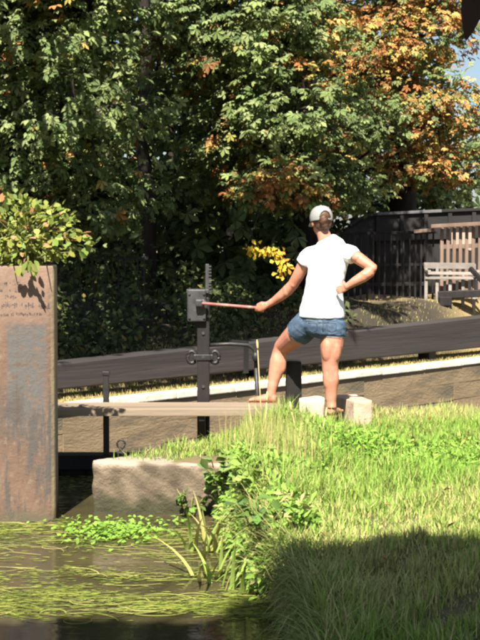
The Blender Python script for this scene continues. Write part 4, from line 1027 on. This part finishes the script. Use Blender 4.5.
dry = np.clip(.24 + .34 * lowfreq(X, Y, 3) + .35 * sst(Y, 11.3, 12.6) * sst(X, .8, 1.3) + .25 * sst(Y, 8.6, 7.3) * sst(Y, 6.5, 7) - .35 * np.exp(-((py - 465) / 28) ** 2) * sst(px, 290, 330), 0, 1)
pick = RNG.random(n); col = np.where((pick < dry)[:, None], DRY, np.where((pick < dry + .3)[:, None], OLV, LUSH)) * RNG.uniform(.7, 1.25, n)[:, None]
long_ = sst(X - edge_left(Y), .55, .02) * (Y < 9.6)
h_ = RNG.uniform(.035, .095, n) * (1 + .4 * lowfreq(X, Y, 8, 2.5) + .45 * lowfreq(X, Y, 9, 9)) + .06 * RNG.random(n) * sst(Y, 11.6, 12.6) + .10 * long_ * RNG.random(n)
h_ = np.clip(h_, .03, .35) * np.where((Y > 9.9) & (X < .0), .8, 1)
o = blades('grass', np.stack([X, Y, Z], -1), h_, RNG.uniform(.004, .0085, n), np.abs(RNG.normal(.45, .4, n)) + .5 * long_ * RNG.random(n), col, M['grass']); tag(o, 'sunlit and shaded green grass covering the near bank', kind='stuff')
# grass falling over the bank edge into the water
n = 3600; Y = RNG.uniform(4.3, 8.9, n); X = edge_left(Y) + RNG.uniform(-.04, .10, n); Z = RNG.uniform(.05, .40, n)
col = np.where((RNG.random(n) < .35)[:, None], DRY, OLV * .8) * RNG.uniform(.6, 1.1, n)[:, None]
L_ = RNG.uniform(.10, .26, n); d = np.stack([-RNG.uniform(.15, .8, n), RNG.normal(0, .45, n), RNG.uniform(-.6, .8, n)], -1)
STR = (np.array([(-.012, 0, 0), (.012, 0, 0), (.010, .5, .10), (-.010, .5, .10), (.004, .85, .02), (-.004, .85, .02), (.001, 1, -.06), (-.001, 1, -.06)]), np.array([(0, 1, 2, 3), (3, 2, 4, 5), (5, 4, 6, 7)]))
o = scatter('bank_grass', STR, np.stack([X, Y, Z], -1), frames(d, np.tile([[0, 0, 1.]], (n, 1)) + RNG.normal(0, .2, (n, 3))), L_, col, M['grass']); tag(o, 'long grass hanging over the edge of the near bank', kind='stuff')
# lush leafy weeds
OVN = leaflet(1, .34, .06, .16)
def weeds(name, label, cx, cy, rx, ry, n, h0, h1, size, c0):
    a = RNG.uniform(0, 2 * math.pi, n); r = np.sqrt(RNG.random(n)); X = cx + rx * r * np.cos(a); Y = cy + ry * r * np.sin(a)
    ok = X > edge_left(Y) - .02; X, Y, r = X[ok], Y[ok], r[ok]; n = len(X); Z = hz(X, Y) + RNG.random(n) * (h0 + (h1 - h0) * (1 - r)) * (1 + .3 * lowfreq(X, Y, 12, 3))
    col = np.array(c0) * RNG.uniform(.65, 1.35, n)[:, None]; yl = RNG.random(n) < .1; col[yl] = OLV * 1.2
    o = scatter(name, OVN, np.stack([X, Y, Z], -1), frames(RNG.normal(size=(n, 3)) + np.array([0, -.3, .25]), RNG.normal(0, .5, (n, 3)) + np.array([-.2, -.3, .9])), size * 1.5 * RNG.uniform(.5, 1.4, n), col, M['leaf'])
    tag(o, label, kind='stuff'); return o
weeds('weeds', 'mound of vivid green weeds in the grass below her feet', 0.60, 10.1, .62, .65, 5200, .08, .22, .036, (.20, .35, .05))
weeds('weeds', 'low green weeds in the grass at right', 1.3, 9.9, .7, .9, 2600, .05, .12, .034, (.20, .34, .05))
weeds('weeds', 'green weeds around the pale stone by her feet', .42, 11.0, .40, .25, 800, .04, .14, .034, (.22, .34, .06))
weeds('weeds', 'green weeds spreading over the lit bank shoulder', .18, 9.2, .40, .75, 4600, .06, .17, .038, (.22, .35, .06))
n = 5200; Y = RNG.uniform(7.5, 9.95, n); X = edge_left(Y) + RNG.uniform(-.10, .22, n); Z = np.clip(.40 * (X - edge_left(Y) + .10) / .22, .01, .40) + RNG.random(n) * .10
col = np.array([.20, .33, .055]) * RNG.uniform(.6, 1.3, n)[:, None]; col[RNG.random(n) < .15] = DRY * .9
o = scatter('weeds', OVN, np.stack([X, Y, Z], -1), frames(RNG.normal(size=(n, 3)) + np.array([-.4, -.3, -.1]), RNG.normal(0, .45, (n, 3)) + np.array([-.5, -.4, .8])), (.06 * RNG.uniform(.6, 1.6, n)), col, M['leaf']); tag(o, 'leafy green weeds covering the slope down to the water', kind='stuff')
# broad leaved plants on the bank corner
def leafy(name, label, base, hgt, rad, nl, size, c0, stems=7):
    root = empty(name, base); tag(root, label, 'plant'); bm = bmesh.new(); P = []; Dv = []
    for k in range(stems):
        a = random.uniform(0, 6.28); e = Vector((math.cos(a) * rad * random.uniform(.2, 1), math.sin(a) * rad * random.uniform(.2, 1), hgt * random.uniform(.6, 1))); s = Vector((e.x * .25, e.y * .25, -.03)); mid = s.lerp(e, .5) + Vector((0, 0, .04)); tube(bm, [s, mid, e], [.006, .005, .003], 5)
        for q in range(nl // stems):
            f = random.uniform(.25, 1); p = (s.lerp(mid, f * 2) if f < .5 else mid.lerp(e, f * 2 - 1)); P.append(p + Vector(base)); Dv.append((math.cos(a) + random.gauss(0, .9), math.sin(a) + random.gauss(0, .9), random.gauss(.1, .4)))
    link('stem', to_mesh(bm, 'stem', True), M['grass_stem'], root); P = np.array(P); n = len(P)
    col = np.array(c0) * RNG.uniform(.65, 1.3, n)[:, None]
    leaf_parts(root, 'ov', OV, P, frames(np.array(Dv), RNG.normal(0, .35, (n, 3)) + np.array([-.2, -.3, .9])), size * RNG.uniform(.6, 1.25, n), col, range(n)); return root
M['grass_stem'] = mat('grass_stem', (.22, .20, .06), (.14, .16, .04), 8, .7)
leafy('bank_plant', 'bushy dark green plant at the right end of the concrete abutment', tuple(Vector((-.13, 9.80, .16))), .34, .26, 110, .085, (.14, .23, .05), 11)
leafy('bank_plant', 'leafy green plant above the water plants on the bank corner', (0.0, 9.35, .28), .34, .26, 110, .085, (.17, .25, .055), 11)
leafy('bank_plant', 'pale leafy plant halfway along the lit bank edge', (.05, 8.75, .30), .30, .24, 90, .08, (.2, .28, .06), 9)
leafy('bank_plant', 'small leafy plant against the concrete face by the water', (-.36, 9.92, .02), .20, .14, 50, .065, (.12, .2, .04), 6)
leafy('bank_plant', 'low broad leaved plant on the shaded bank edge', (.12, 7.8, .30), .22, .22, 60, .08, (.10, .17, .035), 7)
# iris clumps in the water margin
def iris(name, label, base, n, L0, spread):
    root = empty(name, base); tag(root, label, 'plant')
    for k in range(n):
        a = random.uniform(-2.9, .7) if random.random() < .8 else random.uniform(0, 6.28); lean = random.uniform(.08, spread); L_ = L0 * random.uniform(.6, 1.1); bm = bmesh.new(); d = Vector((math.cos(a), math.sin(a), 0)); sd_ = Vector((-d.y, d.x, 0)); b = Vector((random.gauss(0, .06), random.gauss(0, .06), -.08)); rows = []
        for j in range(7):
            f = j / 6; p = b + d * (lean * L_ * f ** 1.8 * 1.4) + Vector((0, 0, L_ * (f - .35 * lean * f ** 2.5))); w_ = .013 * (1 - f ** 2.2) + .001
            rows.append([bm.verts.new(p - sd_ * w_), bm.verts.new(p + d * .003), bm.verts.new(p + sd_ * w_)])
        for r1, r2 in zip(rows[:-1], rows[1:]):
            for q in range(2): bm.faces.new((r1[q], r1[q + 1], r2[q + 1], r2[q]))
        me = to_mesh(bm, 'blade', True); c = np.array([.25, .34, .075]) * random.uniform(.7, 1.3); c = c if random.random() < .7 else np.array([.34, .31, .10]) * random.uniform(.8, 1.1)
        at_ = me.color_attributes.new('tint', 'FLOAT_COLOR', 'POINT'); at_.data.foreach_set('color', [v for _ in me.vertices for v in (*c, 1)]); link('blade', me, M['grass'], root)
iris('iris_clump', 'clump of long iris leaves leaning over water in the sun', (-.20, 8.75, 0), 24, .48, .9)
iris('iris_clump', 'thin clump of iris leaves nearest the shaded water', (-.17, 8.05, 0), 16, .40, 1.0)
iris('iris_clump', 'small clump of iris leaves beside the shaded bank', (-.02, 7.75, 0), 12, .38, .9)
# tall dry stalks
def stalk(label, px0, py0, px1, py1, D, grp=None, head=True):
    a, b = at(px0, py0, D), at(px1, py1, D); a.z = min(a.z, float(hz(a.x, a.y)) + .02) - .04
    root = empty('grass_stalk', a); tag(root, label, 'grass stalk', grp); d = b - a; s = Vector((.03 * random.uniform(-1, 1), .02, 0))
    bm = bmesh.new(); tube(bm, [Vector((0, 0, 0)), d * .5 + s, d], [.0042, .0036, .003], 6); link('stem', to_mesh(bm, 'stem', True), M['straw'], root)
    if head: bm = bmesh.new(); dn = d.normalized(); loft(bm, [(d - dn * .03, .003), (d - dn * .01, .008), (d + dn * .02, .009), (d + dn * .05, .003)], 8); link('seed_head', to_mesh(bm, 'seed_head', True), M['straw'], root)
M['straw'] = mat('straw', (.52, .42, .20), (.42, .31, .13), 12, .8)
stalk('tallest straw stalk with pale seed head in front of her left leg', 268, 470, 257.5, 346, 10.9)
for lab, a, b, c, d in (('upright straw stalk just in front of the sandalled foot', 264, 480, 267, 398), ('straw stalk leaning left towards the walkway plank', 262, 490, 249, 404), ('straw stalk under the dark heel post', 300, 470, 291, 408), ('straw stalk leaning right below the squared stone block', 330, 478, 347, 436), ('short straw stalk lowest on the bank shoulder', 243, 512, 235, 440), ('straw stalk beside the pale stone between her feet', 318, 470, 326, 414)):
    stalk(lab, a, b, c, d, random.uniform(10.2, 10.7), None, random.random() < .6)
n = 900; X = RNG.normal(.22, .16, n); Y = RNG.uniform(9.2, 10.55, n); kp = X > edge_left(Y) + .05; X, Y = X[kp], Y[kp]; n = len(X)
o = blades('dry_grass', np.stack([X, Y, hz(X, Y)], -1), RNG.uniform(.18, .40, n), RNG.uniform(.004, .007, n), np.abs(RNG.normal(.15, .12, n)), np.where((RNG.random(n) < .55)[:, None], np.array([.44, .38, .15]), np.array([.28, .33, .08])) * RNG.uniform(.7, 1.15, n)[:, None], M['grass']); tag(o, 'straw coloured tall grass in front of the person', kind='stuff')
n = 110; X = RNG.uniform(-.4, 2.2, n); Y = RNG.uniform(6.2, 12, n); kp = X > edge_left(Y) + .05; X, Y = X[kp], Y[kp]; n = len(X)
o = scatter('fallen_leaves', OV, np.stack([X, Y, hz(X, Y) + RNG.uniform(.03, .08, n)], -1), frames(RNG.normal(size=(n, 3)) * np.array([1, 1, .3]), np.tile([[0, -.1, 1.]], (n, 1)) + RNG.normal(0, .35, (n, 3))), RNG.uniform(.03, .06, n), ORANGE[RNG.integers(0, 5, n)] * RNG.uniform(.6, 1.1, n)[:, None], M['leaf']); tag(o, 'scattered brown fallen leaves lying on the grass', kind='stuff')
n = 14000; X = np.concatenate([RNG.normal(.35, .38, n - 5000), RNG.uniform(-1.05, .4, 5000)]); Y = np.concatenate([RNG.uniform(8.2, 11.15, n - 5000), RNG.uniform(10.12, 11.6, 5000)]); kp = (X > edge_left(Y) + .03) & ~((Y > 11.2) & (X < .3)); X, Y = X[kp], Y[kp]; n = len(X)
hh_ = RNG.uniform(.07, .24, n) * (1 + .4 * lowfreq(X, Y, 22, 5)) * np.where((Y > 10.05) & (X < .05), .45, 1)
o = blades('long_grass', np.stack([X, Y, hz(X, Y) - .01], -1), np.clip(hh_, .03, .32), RNG.uniform(.004, .008, n), np.abs(RNG.normal(.5, .35, n)), np.where((RNG.random(n) < .3)[:, None], np.array([.40, .40, .14]), np.array([.23, .35, .06])) * RNG.uniform(.7, 1.2, n)[:, None], M['grass']); tag(o, 'soft long grass on the bank shoulder and abutment top', kind='stuff')
# far bank dry grass
n = 40000; s_ = RNG.uniform(-1.5, 14, n); t_ = np.abs(RNG.normal(.0, 1.1, n)) + .15; kp = RNG.random(n) < np.clip(1.2 - .4 * t_ + .4 * lowfreq(s_, t_, 4), .05, 1); s_, t_ = s_[kp], t_[kp]; n = len(s_)
o = blades('dry_grass', np.stack([C0.x + U.x * s_ + Vv.x * t_, C0.y + U.y * s_ + Vv.y * t_, far_z(s_, t_) - .01], -1), RNG.uniform(.02, .07, n), RNG.uniform(.006, .012, n), np.abs(RNG.normal(.4, .3, n)), np.where((RNG.random(n) < .7)[:, None], np.array([.42, .34, .13]), np.array([.22, .22, .06])) * RNG.uniform(.7, 1.2, n)[:, None], M['grass'])
tag(o, 'short dry yellow grass under the far balance beam', kind='stuff')

# ------------------------------------------------------------------ floating weed on the water
def in_water(X, Y): return (X < edge_left(Y) - .02) & (Y < 11.7) & ~((Y > 9.98) & (X > BL.x - .02 + (Y - BL.y) * U.x / U.y))
bands = [(531, 5, 1.0), (549, 5, .7), (575, 3.5, .7), (600, 5, 1.0), (609, 6, 1.6), (486, 7, .9), (540, 9, .45), (590, 14, .35)]
pts = []; cols = []
n_s = 600; V = []; Fq = []; Cc = []; k0 = 0; rs = np.random.default_rng(21)
wts = np.array([b[2] for b in bands]); wts /= wts.sum()
for q in range(n_s):
    b = bands[rs.choice(len(bands), p=wts)]; px_ = rs.uniform(-60, 300); py_ = rs.normal(b[0] + 5 * math.sin(px_ * .03 + b[0]), b[1]); py_ = max(py_, 476)
    if py_ > 618 and rs.random() < .8: continue
    p = at(px_, py_, 1.0); k = CAMZ / (CAMZ - p.z); x, y = p.x * k, k
    if not in_water(np.array(x), np.array(y)): continue
    L_ = rs.uniform(.08, .38); ang = rs.normal(0, .25) + (math.pi if rs.random() < .5 else 0); curl = rs.normal(0, 1.6); wd = rs.uniform(.0016, .0042); m_ = 8
    c = np.array([(.28, .31, .06), (.36, .35, .09), (.18, .24, .045), (.38, .34, .12)][rs.integers(0, 4)]) * rs.uniform(.6, 1.1); z0 = .004 + rs.uniform(0, .012); arch = max(0, rs.normal(0, .006))
    row = []
    for j in range(m_ + 1):
        f = j / m_; a = ang + curl * (f - .5); wj = wd * (1 - .7 * abs(2 * f - 1) ** 3)
        V.append((x - math.sin(a) * wj, y + math.cos(a) * wj, z0 + arch * math.sin(math.pi * f))); V.append((x + math.sin(a) * wj, y - math.cos(a) * wj, z0 + arch * math.sin(math.pi * f) + .001)); Cc += [c, c]
        x += math.cos(a) * L_ / m_; y += math.sin(a) * L_ / m_
    for j in range(m_): Fq.append((k0 + 2 * j, k0 + 2 * j + 1, k0 + 2 * j + 3, k0 + 2 * j + 2))
    k0 += 2 * (m_ + 1)
o = link('water_weed', np_mesh('water_weed', np.array(V), np.array(Fq), False, np.array(Cc)), M['grass']); tag(o, 'yellow green weed strands floating on the canal', kind='stuff')
# matted algae just at the surface
n = 16000; px_ = RNG.uniform(-80, 300, n); bi = RNG.choice(len(bands), n, p=wts); py_ = np.array([b[0] for b in bands])[bi] + 5 * np.sin(px_ * .03 + np.array([b[0] for b in bands])[bi]) + RNG.normal(0, 1, n) * np.array([b[1] for b in bands])[bi] * .8
py_ = np.clip(py_, 474, 622); pp = np.array([at(a, b, 1.0) for a, b in zip(px_, py_)]); k = CAMZ / (CAMZ - pp[:, 2]); X, Y = pp[:, 0] * k, k
kp = in_water(X, Y) & (RNG.random(n) < np.clip(.6 + .7 * lowfreq(X, Y * 2, 15, 2), 0.05, 1)); X, Y = X[kp], Y[kp]; n = len(X); a = RNG.uniform(-.5, .5, n)
col = np.where((RNG.random(n) < .55)[:, None], np.array([.24, .27, .05]), np.array([.14, .18, .035])) * RNG.uniform(.6, 1.2, n)[:, None]
o = scatter('surface_weed', leaflet(1, .3, .0, .0), np.stack([X, Y, .003 + RNG.uniform(0, .006, n)], -1), frames(np.stack([np.cos(a) * RNG.choice((-1, 1), n), np.sin(a), np.zeros(n)], -1), np.tile([[0, 0, 1.]], (n, 1))), RNG.uniform(.012, .07, n), col, M['grass']); tag(o, 'matted yellow weed lying on the water surface', kind='stuff')
# bright floating starwort leaves
n = 700; px_ = RNG.normal(112, 24, n); py_ = RNG.normal(534, 4.5, n); e = RNG.random(n) < .15; px_[e] = RNG.uniform(20, 190, e.sum()); py_[e] = RNG.normal(524, 2, e.sum()); pp = np.array([at(a, b, 1.0) for a, b in zip(px_, py_)]); k = CAMZ / (CAMZ - pp[:, 2]); X, Y = pp[:, 0] * k, k; kp = in_water(X, Y) & ~((X < PLX + .02) & (Y > 9.6)); X, Y = X[kp], Y[kp]; n = len(X)
o = scatter('floating_leaves', leaflet(1, .75, .04, .08), np.stack([X, Y, .012 + RNG.random(n) * .04], -1), frames(RNG.normal(size=(n, 3)) * np.array([1, 1, .3]), np.tile([[-.1, -.2, 1.]], (n, 1)) + RNG.normal(0, .3, (n, 3))), RNG.uniform(.025, .05, n), np.array([.20, .34, .05]) * RNG.uniform(.7, 1.2, n)[:, None], M['leaf']); tag(o, 'bright green floating leaves in front of the abutment', kind='stuff')

# ------------------------------------------------------------------ plant on top of the pile
pb = Vector((at(22, 266, 10.0).x, 10.02, PZ)); pp_ = empty('pile_plant', pb); tag(pp_, 'bushy yellow green plant growing on top of the rusty pile', 'plant')
P = []; Dv = []; bm = bmesh.new(); cpl = at(20, 232, 9.98)
for k in range(900):
    u = Vector(unit(1)[0]); rr = random.random() ** .42 * (1 + .16 * math.sin(3 * u.x + 5 * u.z) + .1 * math.sin(7 * u.x + 2))
    p = cpl + Vector((u.x * .44, u.y * .36, u.z * .29)) * rr
    if p.z < PZ + .012 and p.x < PLX + .01 and p.y > 9.66: continue
    if p.z < PZ - .03: continue
    P.append(p); Dv.append(u + Vector((random.gauss(0, .6), random.gauss(0, .6), random.gauss(-.15, .5))))
    if k % 18 == 0: s = pb + Vector((random.gauss(0, .07), random.gauss(0, .07), -.02)); tube(bm, [s - pb, s.lerp(p, .5) + Vector((0, 0, .05)) - pb, p - pb], [.005, .004, .002], 6)
for k in range(16):      # leaves hanging out over the face
    px_ = random.uniform(18, 40); P.append(at(px_, random.uniform(256, 272), random.uniform(9.53, 9.66))); Dv.append(Vector((random.gauss(.1, .3), -.3, -.8)))
for (xx, yy) in ((28, 262), (12, 262), (45, 262)): tube(bm, [Vector((0, 0, 0)), (at(xx, 255, 9.75) - pb), (at(xx, yy, 9.58) - pb)], [.007, .006, .003], 6)
link('stem', to_mesh(bm, 'stem', True), M['grass_stem'], pp_)
P = np.array(P); n = len(P); col = np.where((RNG.random(n) < .6)[:, None], np.array([.25, .27, .055]), np.array([.16, .215, .05])) * RNG.uniform(.7, 1.2, n)[:, None]; e = RNG.random(n) < .06; col[e] = (.42, .20, .10)
Rm = frames(np.array(Dv), RNG.normal(0, .35, (n, 3)) + np.array([-.2, -.35, .8])); Sc = RNG.uniform(.04, .075, n)
idx = np.argsort(P[:, 1]); leaf_parts(pp_, 'round', OVR, P, Rm, Sc, col, idx[:290]); rest = idx[290:]
if len(rest): o = scatter('foliage', OVR, P[rest] - np.array(pb), Rm[rest], Sc[rest], col[rest], M['leaf'], pp_); o['kind'] = 'stuff'
